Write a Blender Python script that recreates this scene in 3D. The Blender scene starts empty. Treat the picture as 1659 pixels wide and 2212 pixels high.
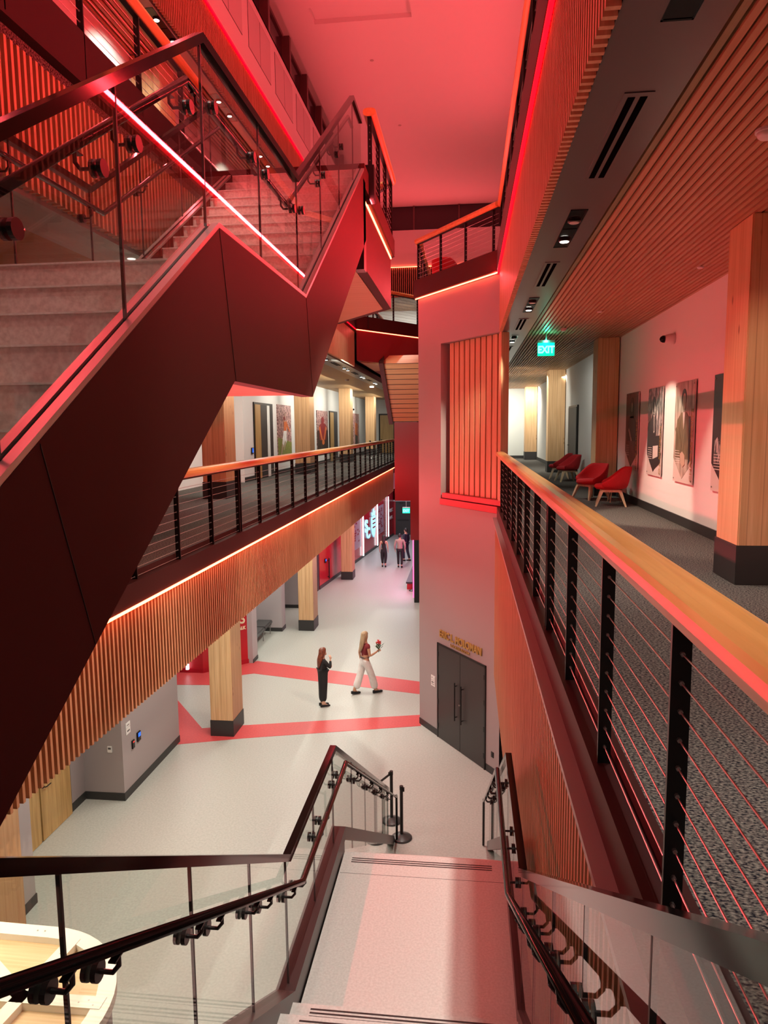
import bpy, bmesh, math, random
from mathutils import Vector, Matrix
random.seed(7)
R = math.radians
S = bpy.context.scene
COL = S.collection

# ---------------------------------------------------------------- camera
cam_d = bpy.data.cameras.new('camera'); cam = bpy.data.objects.new('camera', cam_d); COL.objects.link(cam)
cam_d.sensor_fit = 'VERTICAL'; cam_d.sensor_height = 36.0; cam_d.lens = 36.0 * 1536.0 / 2212.0
cam_d.clip_start = 0.05; cam_d.clip_end = 200
m = Matrix(((0.99321463, -0.00421016, 0.11621953), (0.11591878, 0.11623989, -0.98643354), (-0.0093563, 0.99321224, 0.11593919)))
cam.matrix_world = Matrix.Translation((0, 0, 7.4)) @ m.to_4x4()
S.camera = cam

# ---------------------------------------------------------------- world, exposure
w = bpy.data.worlds.new('world'); S.world = w; w.use_nodes = True
w.node_tree.nodes['Background'].inputs[0].default_value = (0.9, 0.45, 0.45, 1)
w.node_tree.nodes['Background'].inputs[1].default_value = 0.02
S.view_settings.view_transform = 'Standard'; S.view_settings.look = 'None'
S.view_settings.gamma = 1; S.view_settings.use_curve_mapping = False
S.view_settings.exposure = 0.0
cy = S.cycles
cy.use_denoising = True
cy.max_bounces = 7; cy.diffuse_bounces = 3; cy.glossy_bounces = 3; cy.transmission_bounces = 4; cy.transparent_max_bounces = 24
cy.sample_clamp_indirect = 4.0; cy.sample_clamp_direct = 0.0; cy.caustics_reflective = False; cy.caustics_refractive = False
cy.use_light_tree = True

RED = (1.0, 0.085, 0.10)
RED_PURE = (1.0, 0.03, 0.04)
WARM = (1.0, 0.80, 0.60)
NEUT = (0.97, 0.96, 0.84)
COOL = (0.80, 0.88, 1.0)

def area(loc, direction, sx, sy, power, color, name='led_light', spread=180):
    l = bpy.data.lights.new(name, 'AREA'); l.shape = 'RECTANGLE'; l.size = sx; l.size_y = sy
    l.energy = power; l.color = color; l.spread = R(spread)
    o = bpy.data.objects.new(name, l); COL.objects.link(o)
    z = -Vector(direction).normalized()
    y = Vector((0, 0, 1)) if abs(z.z) < 0.95 else Vector((0, 1, 0))
    x = y.cross(z).normalized(); y = z.cross(x)
    if abs(Vector(direction).normalized().z) >= 0.95: x = Vector((0, 1, 0)); y = z.cross(x)
    o.matrix_world = Matrix.Translation(loc) @ Matrix((x, y, z)).transposed().to_4x4()
    return o
def spot(loc, target, power, color, angle=60, blend=0.5, radius=0.04, name='spot_light'):
    l = bpy.data.lights.new(name, 'SPOT'); l.energy = power; l.color = color
    l.spot_size = R(angle); l.spot_blend = blend; l.shadow_soft_size = radius
    o = bpy.data.objects.new(name, l); COL.objects.link(o)
    d = Vector(target) - Vector(loc)
    o.rotation_euler = d.to_track_quat('-Z', 'Y').to_euler(); o.location = loc
    return o

# red LED coves : long lights lying in the coves under the slab edges (their x axis runs along the edge)
K = 1.0
area((-3.36, 19.5, 5.585), (1, 0, 0.12), 27.0, 0.03, 460 * K, RED)      # left second floor edge
area((-3.36, 9.8, 5.585), (1, 0, 0.12), 12.0, 0.03, 190 * K, RED)       # same strip, near half
area((-3.36, 5.0, 10.42), (1, 0, 0.1), 9.0, 0.03, 130 * K, RED)         # left third floor edge, near
area((-3.36, 18.4, 10.42), (1, 0, 0.1), 7.0, 0.03, 110 * K, RED)        # left third floor edge, far
area((0.53, 9.2, 10.42), (-1, 0, 0.25), 11.0, 0.07, 560 * K, RED_PURE)       # right third floor edge
area((-4.88, 18.0, 15.45), (1, 0, 0.25), 34.0, 0.03, 480 * K, RED)      # left fourth floor edge
area((-1.5, 36.6, 15.45), (0, -1, 0.3), 8.0, 0.03, 170 * K, RED)        # far end
area((1.6, 14.0, 15.45), (-1, 0, 0.8), 26.0, 0.05, 420 * K, RED)        # right fourth floor edge
area((-2.45, 23.1, 10.41), (0.8, -0.6, 0), 2.8, 0.03, 14 * K, RED)      # far footbridge
area((-1.30, 11.3, 10.42), (1, 0, 0), 3.6, 0.03, 60 * K, RED)           # near footbridge
area((-0.32, 15.83, 10.41), (-0.826, -0.563, 0), 2.1 * 1.5, 0.03, 60 * K, RED)  # balcony on the grey wall

# white ceiling spots of the atrium
spot((1.09, 3.2, 18.2), (-0.5, 4.9, 3.7), 5200, NEUT, 24, 0.5, 0.04)
for (x, y, tx, ty, p) in ((-3.2, 6.0, -4.2, 8.0, 3300), (-1.0, 12.0, -2.6, 13.5, 4500), (-2.2, 18.0, -3.5, 19.0, 4000), (-2.2, 25.0, -3.6, 25.0, 3400), (-2.6, 31.0, -3.8, 31.0, 2800)):
    spot((x, y, 18.2), (tx, ty, 0), p, NEUT, 34, 0.8, 0.06)
# light from the lobby ceiling below the left gallery
for y in (9.5, 14.5, 19.5, 24.5, 29.5, 35.0):
    area((-4.7, y, 4.42), (0, 0, -1), 3.0, 0.5, 130, NEUT, 'ceiling_light')
area((-7.6, 24.0, 4.42), (0, 0, -1), 3.0, 1.0, 90, NEUT, 'ceiling_light')
area((-8.2, 19.0, 4.42), (0, 0, -1), 2.0, 1.0, 70, NEUT, 'ceiling_light')
area((-3.8, 42.0, 4.1), (0, 0, -1), 10.0, 0.5, 200, (0.85, 0.85, 1.0), 'ceiling_light')
# added white fill, no known lamps there: wash from the right fourth floor edge
for y in (8.0, 12.0, 16.0, 20.0):
    spot((1.3, y, 15.2), (-2.2, y + 0.6, 6.0), 260, NEUT, 80, 0.9, 0.05)
spot((1.3, 1.5, 15.2), (-1.35, 2.4, 7.2), 520, NEUT, 34, 0.7, 0.04)  # added spot, whitens the glazing shoe of the rising stair
spot((-1.2, -2.0, 18.2), (-2.0, 2.6, 7.9), 500, NEUT, 28, 0.8, 0.05)  # added spot high behind the camera, lifts the rising stair's steps
for (y, ty, p) in ((7.3, 6.3, 1000), (9.5, 9.2, 800), (11.6, 12.5, 900), (13.8, 17.5, 1100)):  # added fill from the right bulkhead, whitens the left slats
    spot((0.97, y, 9.22), (-3.5, ty, 4.7), p, WARM, 50, 0.8, 0.05)
spot((-3.83, 19.2, 9.2), (-1.9, 24.6, 8.2), 520, NEUT, 50, 0.7, 0.04)  # added at the left gallery downlights to whiten the far stair soffit
# galleries
spot((1.9, 32.5, 9.15), (2.0, 38.1, 7.6), 200, NEUT, 95, 0.9, 0.08)  # added fill brightening the gallery end wall
spot((1.4, 24.0, 9.15), (3.45, 28.5, 7.4), 260, NEUT, 90, 0.9, 0.08)  # this and the next: added fill for the far right wall
spot((1.4, 19.0, 9.15), (3.45, 21.5, 7.4), 160, NEUT, 80, 0.9, 0.08)
for y in (2.0, 3.65, 6.6, 8.0, 10.6, 13.2, 17.0):
    spot((0.96, y, 9.24), (1.8, y, 5.8), 230, NEUT, 76, 0.9, 0.05)
spot((0.97, 12.3, 9.2), (3.45, 12.9, 6.5), 620, WARM, 50, 0.35, 0.03)
spot((0.97, 9.2, 9.2), (3.45, 9.9, 6.4), 260, WARM, 46, 0.5, 0.03)
spot((0.97, 5.0, 9.2), (3.2, 7.0, 7.0), 160, WARM, 60, 0.6, 0.03)
for y in (27, 36):
    area((2.2, y, 9.25), (0.2, 0.3, -1), 5.0, 0.5, 230, NEUT, 'ceiling_light')
for y in (18, 26, 34, 42):
    area((-5.0, y, 9.2), (-0.7, 0, -1), 5.0, 0.4, 150, NEUT, 'ceiling_light')
for y in (6, 12, 18, 25):
    spot((-5.16, y, 14.12), (-6.15, y + 0.5, 12.6), 230, NEUT, 110, 0.8, 0.06)
area((-3.0, 38.5, 13.9), (0, 0.3, -1), 2.0, 0.4, 160, NEUT, 'ceiling_light')
area((-1.0, -2.5, 9.2), (0, 0, -1), 3.0, 3.0, 60, NEUT, 'ceiling_light')

# ---------------------------------------------------------------- materials
def mat(name, col, rough=0.6, metal=0.0, spec=0.5, emit=None, es=0.0):
    m = bpy.data.materials.new(name); m.use_nodes = True
    b = m.node_tree.nodes['Principled BSDF']
    b.inputs['Base Color'].default_value = (*col, 1); b.inputs['Roughness'].default_value = rough
    b.inputs['Metallic'].default_value = metal; b.inputs['Specular IOR Level'].default_value = spec
    if emit: b.inputs['Emission Color'].default_value = (*emit, 1); b.inputs['Emission Strength'].default_value = es
    return m
def noise_mat(name, c1, c2, scale=(1, 1, 1), nscale=10, detail=4, rough=0.6, bump=0.0, lo=0.35, hi=0.65, spec=0.5, bscale=None, distort=0.0, rough2=None):
    m = mat(name, c1, rough, spec=spec); nt = m.node_tree; N = nt.nodes; L = nt.links; b = N['Principled BSDF']
    tc = N.new('ShaderNodeTexCoord'); mp = N.new('ShaderNodeMapping'); mp.inputs['Scale'].default_value = scale
    L.new(tc.outputs['Object'], mp.inputs['Vector'])
    n = N.new('ShaderNodeTexNoise'); n.inputs['Scale'].default_value = nscale; n.inputs['Detail'].default_value = detail
    n.inputs['Distortion'].default_value = distort
    L.new(mp.outputs[0], n.inputs['Vector'])
    r = N.new('ShaderNodeValToRGB'); r.color_ramp.elements[0].position = lo; r.color_ramp.elements[1].position = hi
    r.color_ramp.elements[0].color = (*c1, 1); r.color_ramp.elements[1].color = (*c2, 1)
    L.new(n.outputs['Fac'], r.inputs['Fac']); L.new(r.outputs['Color'], b.inputs['Base Color'])
    if bump:
        bp = N.new('ShaderNodeBump'); bp.inputs['Strength'].default_value = bump; bp.inputs['Distance'].default_value = 0.01
        L.new(n.outputs['Fac'], bp.inputs['Height']); L.new(bp.outputs['Normal'], b.inputs['Normal'])
    return m
def wood(name, c1, c2, axis='Z', board=0.0, baxis='Y', rough=0.45, knots=True):
    """long grain along axis; optional board seams every `board` metres across baxis"""
    sc = {'X': (0.6, 14, 14), 'Y': (14, 0.6, 14), 'Z': (14, 14, 0.5)}[axis]
    m = noise_mat(name, c1, c2, sc, 1.6, 6, rough, 0.0, 0.3, 0.7, distort=0.6)
    nt = m.node_tree; N = nt.nodes; L = nt.links; b = N['Principled BSDF']
    ramp = [n for n in N if n.type == 'VALTORGB'][0]; tc = [n for n in N if n.type == 'TEX_COORD'][0]
    out = ramp.outputs['Color']
    if knots:
        mp = N.new('ShaderNodeMapping'); mp.inputs['Scale'].default_value = {'X': (1, 3, 3), 'Y': (3, 1, 3), 'Z': (3.0, 3.0, 1.3)}[axis]
        L.new(tc.outputs['Object'], mp.inputs['Vector'])
        v = N.new('ShaderNodeTexVoronoi'); v.inputs['Scale'].default_value = 1.3; L.new(mp.outputs[0], v.inputs['Vector'])
        r = N.new('ShaderNodeValToRGB'); r.color_ramp.elements[0].position = 0.045; r.color_ramp.elements[1].position = 0.10
        r.color_ramp.elements[0].color = (0.35, 0.22, 0.15, 1); r.color_ramp.elements[1].color = (1, 1, 1, 1)
        L.new(v.outputs['Distance'], r.inputs['Fac'])
        mx = N.new('ShaderNodeMix'); mx.data_type = 'RGBA'; mx.blend_type = 'MULTIPLY'; mx.inputs[0].default_value = 0.8
        L.new(out, mx.inputs[6]); L.new(r.outputs['Color'], mx.inputs[7]); out = mx.outputs[2]
    if board:
        sp = N.new('ShaderNodeSeparateXYZ'); L.new(tc.outputs['Object'], sp.inputs[0])
        md = N.new('ShaderNodeMath'); md.operation = 'PINGPONG'; md.inputs[1].default_value = board / 2
        L.new(sp.outputs[baxis], md.inputs[0])
        r = N.new('ShaderNodeValToRGB'); r.color_ramp.elements[0].position = 0.0; r.color_ramp.elements[1].position = 0.006
        r.color_ramp.elements[0].color = (0.45, 0.35, 0.3, 1); r.color_ramp.elements[1].color = (1, 1, 1, 1)
        L.new(md.outputs[0], r.inputs['Fac'])
        mx = N.new('ShaderNodeMix'); mx.data_type = 'RGBA'; mx.blend_type = 'MULTIPLY'; mx.inputs[0].default_value = 0.7
        L.new(out, mx.inputs[6]); L.new(r.outputs['Color'], mx.inputs[7]); out = mx.outputs[2]
    L.new(out, b.inputs['Base Color'])
    return m
def glass_mat(name, tint=(0.90, 0.96, 0.93), ior=1.45):
    m = bpy.data.materials.new(name); m.use_nodes = True; nt = m.node_tree; N = nt.nodes; L = nt.links
    N.remove(N['Principled BSDF']); out = N['Material Output']
    t = N.new('ShaderNodeBsdfTransparent'); t.inputs[0].default_value = (*tint, 1)
    g = N.new('ShaderNodeBsdfGlossy'); g.inputs['Roughness'].default_value = 0.015
    f = N.new('ShaderNodeFresnel'); f.inputs['IOR'].default_value = ior  # both faces share one reflection weight
    mx = N.new('ShaderNodeMixShader'); L.new(f.outputs[0], mx.inputs[0]); L.new(t.outputs[0], mx.inputs[1]); L.new(g.outputs[0], mx.inputs[2])
    geo = N.new('ShaderNodeNewGeometry'); sb = N.new('ShaderNodeMath'); sb.operation = 'SUBTRACT'; sb.inputs[0].default_value = 1.0
    ml = N.new('ShaderNodeMath'); ml.operation = 'MULTIPLY'
    L.new(geo.outputs['Backfacing'], sb.inputs[1]); L.new(f.outputs[0], ml.inputs[0]); L.new(sb.outputs[0], ml.inputs[1]); L.new(ml.outputs[0], mx.inputs[0])
    L.new(mx.outputs[0], out.inputs['Surface'])
    return m

M = {}
M['white'] = mat('white_paint', (0.80, 0.79, 0.77), 0.7)
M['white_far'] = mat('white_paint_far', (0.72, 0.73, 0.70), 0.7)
M['ceil'] = mat('ceiling_paint', (0.82, 0.80, 0.79), 0.85)
M['taupe'] = mat('taupe_paint', (0.335, 0.285, 0.285), 0.55)
M['mauve'] = mat('mauve_paint', (0.40, 0.35, 0.36), 0.6)
M['dgrey'] = mat('dark_grey_paint', (0.035, 0.032, 0.031), 0.45)
M['redpaint'] = mat('red_paint', (0.46, 0.012, 0.022), 0.4)
M['reddeep'] = mat('deep_red_paint', (0.24, 0.006, 0.012), 0.45)
M['redgloss'] = mat('red_gloss_panel', (0.40, 0.010, 0.022), 0.18)
M['base'] = mat('black_rubber_base', (0.028, 0.026, 0.026), 0.5)
M['black'] = mat('black_metal', (0.012, 0.011, 0.011), 0.35, 0.3)
M['blackgloss'] = mat('black_gloss_metal', (0.006, 0.005, 0.005), 0.10, 0.0, 0.2)
M['brown'] = mat('brown_painted_steel', (0.052, 0.009, 0.0075), 0.55, 0.0, 0.12)
M['fascia'] = mat('fascia_steel', (0.035, 0.008, 0.008), 0.5, 0.0, 0.2)
M['channel'] = mat('bronze_channel', (0.055, 0.042, 0.042), 0.35, 0.2)
M['steel'] = mat('brushed_steel', (0.45, 0.43, 0.42), 0.3, 0.9)
M['ledge'] = mat('bronze_ledge', (0.42, 0.36, 0.35), 0.35, 0.5)
M['soffit'] = mat('bronze_soffit', (0.15, 0.115, 0.11), 0.28, 0.4)
M['soffit_pale'] = mat('pale_soffit', (0.42, 0.40, 0.37), 0.3, 0.3)
M['cable'] = mat('steel_cable', (0.55, 0.50, 0.50), 0.28, 0.8)
M['column'] = wood('column_spruce', (0.58, 0.33, 0.155), (0.74, 0.48, 0.26), 'Z', 0.14, 'X', 0.5)
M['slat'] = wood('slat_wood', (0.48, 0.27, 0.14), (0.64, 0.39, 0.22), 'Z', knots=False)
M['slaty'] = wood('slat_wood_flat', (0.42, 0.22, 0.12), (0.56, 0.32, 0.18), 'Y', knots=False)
M['slatback'] = mat('slat_backing', (0.05, 0.018, 0.014), 0.7)
M['rail'] = wood('rail_oak', (0.56, 0.26, 0.07), (0.70, 0.38, 0.13), 'Y', knots=False, rough=0.28)
M['plank'] = wood('plank_wood', (0.44, 0.25, 0.11), (0.56, 0.35, 0.17), 'X', knots=False)
M['doorwood'] = wood('door_wood', (0.36, 0.20, 0.06), (0.58, 0.36, 0.14), 'Z', knots=False)
M['palewood'] = wood('pale_oak', (0.66, 0.47, 0.27), (0.80, 0.62, 0.40), 'X', knots=False)
M['leg'] = wood('ash_wood', (0.62, 0.45, 0.28), (0.75, 0.58, 0.38), 'Z', knots=False)
M['glass'] = glass_mat('clear_glass', (0.93, 0.97, 0.945), 1.62)
M['carpet'] = noise_mat('charcoal_carpet', (0.008, 0.009, 0.016), (0.26, 0.24, 0.21), (1, 1.6, 1), 60, 5, 0.95, 0.6, 0.38, 0.68, spec=0.1)
M['terrazzo'] = noise_mat('grey_terrazzo', (0.385, 0.39, 0.36), (0.455, 0.46, 0.425), (1, 1, 1), 26, 6, 0.42, 0.02)
M['stripe'] = noise_mat('red_floor', (0.52, 0.055, 0.06), (0.60, 0.075, 0.075), (1, 1, 1), 26, 6, 0.42)
M['stone'] = noise_mat('precast_stone', (0.62, 0.59, 0.56), (0.72, 0.69, 0.66), (1, 1, 1), 60, 5, 0.6, 0.05)
M['stonedark'] = noise_mat('precast_stone_rose', (0.52, 0.42, 0.39), (0.70, 0.60, 0.56), (1, 1, 1), 40, 6, 0.6, 0.05)
M['led'] = mat('red_led', (1, 0.1, 0.1), 0.5, emit=(1.0, 0.12, 0.05), es=16)
M['led2'] = mat('red_led_plain', (1, 0.02, 0.03), 0.5, emit=(1.0, 0.0, 0.008), es=3)
M['ledw'] = mat('white_led', (1, 1, 1), 0.5, emit=(0.9, 0.97, 1.0), es=2.2)
M['lamp'] = mat('lamp_lens', (1, 1, 1), 0.5, emit=(1.0, 0.95, 0.85), es=10)
M['lampoff'] = mat('lamp_lens_dim', (0.5, 0.48, 0.45), 0.3)
M['board'] = mat('grey_blue_board', (0.35, 0.36, 0.45), 0.4)
M['void'] = mat('slot_void', (0.003, 0.003, 0.003), 0.9, spec=0.0)
M['exit'] = mat('exit_green', (0.0, 0.5, 0.3), 0.5, emit=(0.0, 0.85, 0.45), es=1.3)
M['exitlit'] = mat('exit_letter', (0.2, 0.9, 0.7), 0.5, emit=(0.25, 1.0, 0.75), es=2.0)
M['redfab'] = noise_mat('red_wool', (0.42, 0.006, 0.012), (0.52, 0.012, 0.02), (1, 1, 1), 120, 3, 0.9, 0.3)
M['leather'] = mat('black_leather', (0.05, 0.05, 0.05), 0.3)
M['gold'] = mat('gold_letters', (0.55, 0.36, 0.10), 0.35, 0.5)
M['cream'] = mat('cream_letters', (0.75, 0.62, 0.42), 0.5)
M['signw'] = mat('sign_white', (0.75, 0.72, 0.70), 0.5)
M['ink'] = mat('sign_ink', (0.08, 0.07, 0.07), 0.5)
M['winglass'] = mat('night_window', (0.045, 0.022, 0.030), 0.12)
M['winframe'] = mat('window_frame', (0.13, 0.065, 0.065), 0.4)
M['panelp'] = mat('acoustic_panel', (0.66, 0.63, 0.62), 0.8)
M['cyan'] = mat('lit_emblem', (0.6, 0.9, 1), 0.5, emit=(0.25, 0.75, 1.0), es=1.0)
M['magenta'] = mat('lit_screen', (1, 0.2, 0.5), 0.4, emit=(1.0, 0.16, 0.45), es=1.3)
M['whiteframe'] = mat('white_frame', (0.88, 0.86, 0.80), 0.5)
M['blue'] = mat('blue_indicator', (0, 0.1, 0.8), 0.4, emit=(0.02, 0.15, 1.0), es=1.2)
M['redind'] = mat('red_indicator', (0.8, 0, 0), 0.4, emit=(1.0, 0.05, 0.03), es=1.2)
M['skin'] = mat('skin', (0.60, 0.34, 0.24), 0.55)
M['skintan'] = mat('skin_tan', (0.55, 0.29, 0.18), 0.55)
M['blackcloth'] = mat('black_cloth', (0.012, 0.012, 0.014), 0.8)
M['whitecloth'] = noise_mat('white_linen', (0.72, 0.66, 0.64), (0.82, 0.78, 0.76), (1, 1, 1), 8, 4, 0.85, 0.6)
M['maroon'] = mat('maroon_knit', (0.20, 0.02, 0.025), 0.8)
M['navy'] = mat('navy_wool', (0.022, 0.022, 0.045), 0.75)
M['beige'] = mat('beige_wool', (0.36, 0.27, 0.23), 0.8)
M['blonde'] = noise_mat('blonde_hair', (0.26, 0.16, 0.085), (0.50, 0.36, 0.22), (30, 30, 1.5), 2, 4, 0.5)
M['auburn'] = noise_mat('auburn_hair', (0.10, 0.022, 0.012), (0.26, 0.07, 0.03), (14, 14, 8), 2, 4, 0.45)
M['darkhair'] = mat('dark_hair', (0.02, 0.014, 0.012), 0.5)
M['leaf'] = mat('green_leaf', (0.03, 0.10, 0.02), 0.5)
M['flower'] = mat('red_petal', (0.62, 0.01, 0.02), 0.5)
M['yellow'] = mat('yellow_petal', (0.6, 0.4, 0.05), 0.5)

# ---------------------------------------------------------------- geometry helpers
def obj(name, bm, material, parent=None, smooth=False):
    bmesh.ops.recalc_face_normals(bm, faces=bm.faces[:])
    me = bpy.data.meshes.new(name); bm.to_mesh(me); bm.free()
    if material: me.materials.append(material if not isinstance(material, str) else M[material])
    if smooth:
        for p in me.polygons: p.use_smooth = True
    o = bpy.data.objects.new(name, me); COL.objects.link(o)
    if parent: o.parent = parent
    return o
def thing(name, label, cat, loc=(0, 0, 0), rotz=0, group=None):
    o = bpy.data.objects.new(name, None); o.empty_display_size = 0.1; COL.objects.link(o)
    o.location = loc; o.rotation_euler = (0, 0, rotz); o['label'] = label; o['category'] = cat
    if group: o['group'] = group
    return o
def tag(o, label, cat, group=None):
    o['label'] = label; o['category'] = cat
    if group: o['group'] = group
    return o
def struct(name, bm, material, smooth=False):
    o = obj(name, bm, material, None, smooth); o['kind'] = 'structure'; return o
def dup(root, loc=None, rotz=None, label=None, group=None):
    r = root.copy(); COL.objects.link(r)
    if loc is not None: r.location = loc
    if rotz is not None: r.rotation_euler = (0, 0, rotz)
    if label: r['label'] = label
    if group: r['group'] = group
    for ch in list(root.children):
        c = ch.copy(); COL.objects.link(c); c.parent = r
        for g in list(ch.children):
            d = g.copy(); COL.objects.link(d); d.parent = c
    return r
def nb(): return bmesh.new()
def box(bm, x0, x1, y0, y1, z0, z1, bev=0.0, mtx=None):
    r = bmesh.ops.create_cube(bm, size=1)
    vs = r['verts']
    for v in vs:
        v.co = Vector(((x0 + x1) / 2 + v.co.x * (x1 - x0), (y0 + y1) / 2 + v.co.y * (y1 - y0), (z0 + z1) / 2 + v.co.z * (z1 - z0)))
    if bev:
        es = list({e for v in vs for e in v.link_edges})
        rr = bmesh.ops.bevel(bm, geom=es, offset=bev, segments=2, affect='EDGES')
        vs = list({v for v in rr['verts']})
    if mtx is not None:
        for v in {v for v in vs}: v.co = mtx @ v.co
    return bm
def B(*a, **k): return box(nb(), *a, **k)
def beam(bm, a, b, w, h, up=(0, 0, 1)):
    """rectangular bar from a to b, w across, h along up"""
    a = Vector(a); b = Vector(b); d = (b - a); L = d.length; d.normalize()
    u = Vector(up); s = d.cross(u)
    if s.length < 1e-5: u = Vector((0, 1, 0)); s = d.cross(u)
    s.normalize(); u = s.cross(d).normalized()
    vs = []
    for p in (a, b):
        for (i, j) in ((-1, -1), (1, -1), (1, 1), (-1, 1)): vs.append(bm.verts.new(p + s * (i * w / 2) + u * (j * h / 2)))
    bm.faces.new(vs[0:4]); bm.faces.new(vs[4:8])
    for i in range(4): bm.faces.new((vs[i], vs[(i + 1) % 4], vs[4 + (i + 1) % 4], vs[4 + i]))
    return bm
def vbeam(bm, a, b, w, h):
    """bar whose ends are cut vertically: section is w in x-y across and h in z"""
    a = Vector(a); b = Vector(b); d = (b - a); dh = Vector((d.x, d.y, 0)).normalized(); s = Vector((dh.y, -dh.x, 0))
    vs = []
    for p in (a, b):
        for (i, j) in ((-1, -1), (1, -1), (1, 1), (-1, 1)): vs.append(bm.verts.new(p + s * (i * w / 2) + Vector((0, 0, j * h / 2))))
    bm.faces.new(vs[0:4]); bm.faces.new(vs[4:8])
    for i in range(4): bm.faces.new((vs[i], vs[(i + 1) % 4], vs[4 + (i + 1) % 4], vs[4 + i]))
    return bm
def tube(bm, pts, r, seg=10, cap=True):
    pts = [Vector(p) for p in pts]; rings = []
    prev = None
    for i, p in enumerate(pts):
        if i == 0: d = pts[1] - p
        elif i == len(pts) - 1: d = p - pts[-2]
        else: d = (pts[i + 1] - p).normalized() + (p - pts[i - 1]).normalized()
        d.normalize()
        if prev is None:
            u = Vector((0, 0, 1)) if abs(d.z) < 0.9 else Vector((1, 0, 0))
        else: u = prev
        s = d.cross(u).normalized(); u = s.cross(d).normalized(); prev = u
        rr = r if not isinstance(r, (list, tuple)) else r[i]
        rings.append([bm.verts.new(p + (s * math.cos(2 * math.pi * k / seg) + u * math.sin(2 * math.pi * k / seg)) * rr) for k in range(seg)])
    for a, b in zip(rings, rings[1:]):
        for k in range(seg): bm.faces.new((a[k], a[(k + 1) % seg], b[(k + 1) % seg], b[k]))
    if cap: bm.faces.new(rings[0]); bm.faces.new(rings[-1])
    return bm
def prism(bm, poly, z0, z1):
    """extrude an x-y polygon between z0 and z1 (z0 may be a list)"""
    n = len(poly)
    lo = [bm.verts.new((p[0], p[1], z0)) for p in poly]; hi = [bm.verts.new((p[0], p[1], z1)) for p in poly]
    bm.faces.new(lo); bm.faces.new(hi)
    for i in range(n): bm.faces.new((lo[i], lo[(i + 1) % n], hi[(i + 1) % n], hi[i]))
    return bm
def prismX(bm, poly, x0, x1):
    """extrude a y-z polygon between x0 and x1"""
    n = len(poly)
    lo = [bm.verts.new((x0, p[0], p[1])) for p in poly]; hi = [bm.verts.new((x1, p[0], p[1])) for p in poly]
    bm.faces.new(lo); bm.faces.new(hi)
    for i in range(n): bm.faces.new((lo[i], lo[(i + 1) % n], hi[(i + 1) % n], hi[i]))
    return bm
def lathe(bm, prof, seg=24, c=(0, 0, 0)):
    rings = []
    for (r, z) in prof:
        rings.append([bm.verts.new((c[0] + r * math.cos(2 * math.pi * k / seg), c[1] + r * math.sin(2 * math.pi * k / seg), c[2] + z)) for k in range(seg)])
    for a, b in zip(rings, rings[1:]):
        for k in range(seg): bm.faces.new((a[k], a[(k + 1) % seg], b[(k + 1) % seg], b[k]))
    bm.faces.new(rings[0]); bm.faces.new(rings[-1])
    return bm
def text(s, size, mtx, material, name='lettering', parent=None, depth=0.01, align='LEFT', sx=1.0, bold=0.0):
    c = bpy.data.curves.new(name, 'FONT'); c.body = s; c.size = size; c.extrude = depth / 2; c.align_x = align; c.offset = bold
    o = bpy.data.objects.new(name, c); COL.objects.link(o)
    dg = bpy.context.evaluated_depsgraph_get(); dg.update()
    me = bpy.data.meshes.new_from_object(o.evaluated_get(dg))
    bpy.data.objects.remove(o); bpy.data.curves.remove(c)
    me.name = name; me.materials.clear(); me.materials.append(M[material])
    me.transform(mtx @ Matrix.Diagonal((sx, 1, 1, 1)))
    o = bpy.data.objects.new(name, me); COL.objects.link(o)
    if parent: o.parent = parent
    return o
def frame(o, xdir, zdir=(0, 0, 1)):
    """matrix whose x runs along xdir, y along zdir (text up), z out of the surface"""
    x = Vector(xdir).normalized(); y = Vector(zdir).normalized(); z = x.cross(y)
    mm = Matrix((x, y, z)).transposed().to_4x4(); mm.translation = Vector(o); return mm

# ================================================================ STRUCTURE
Z2, Z3 = 5.8, 10.65
# floors
struct('floor_lobby', B(-14, 8, -4, 52, -0.3, 0), 'terrazzo')
def stripe(n, poly): struct(n, prism(nb(), poly, 0.0, 0.004), 'stripe')
stripe('trim_1', [(-6.83, 15.45), (-5.36, 15.93), (-1.13, 17.06), (-1.2, 17.75), (-5.6, 16.67), (-6.57, 16.4), (-7.9, 18.1), (-8.9, 18.1)])
stripe('trim_2', [(-8.9, 19.25), (-7.44, 19.36), (-6.76, 20.29), (-6.47, 20.44), (-1.25, 19.19), (-1.3, 20.18), (-6.69, 21.6), (-7.9, 20.5), (-8.86, 20.3)])
struct('floor_right_gallery', B(0.72, 3.6, 0.9, 14.42, 5.5, Z2), 'carpet')
struct('floor_right_gallery', B(0.76, 3.6, 14.42, 40, 5.5, Z2), 'carpet')
struct('floor_entry', B(-4, 3.6, -4.5, 0.80, 5.5, Z2), 'carpet')
struct('floor_left_gallery', B(-9.5, -3.50, -4.5, 50, 5.3, Z2), 'carpet')
struct('floor_left_upper', B(-9.5, -3.50, -4.5, 50, 10.2, Z3), 'carpet')
struct('floor_right_upper', B(0.72, 6.5, -4.5, 14.4, 9.6, Z3), 'carpet')
struct('floor_right_upper', prism(nb(), [(-1.12, 17.2), (0.72, 14.4), (6.5, 14.4), (6.5, 30), (-1.12, 30)], 10.42, Z3), 'carpet')
# atrium ceiling with a recess cut in it
bm = nb()
for r in ((-14, -4.2, -4.5, 52), (-1.54, 8, -4.5, 52), (-4.2, -1.54, -4.5, 19.75), (-4.2, -1.54, 20.5, 52)):
    box(bm, r[0], r[1], r[2], r[3], 18.4, 18.6)
struct('ceiling_atrium', bm, 'ceil')
bm = nb(); box(bm, -4.22, -1.52, 19.73, 20.52, 18.52, 18.56)
struct('ceiling_recess', bm, 'ceil')
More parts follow.
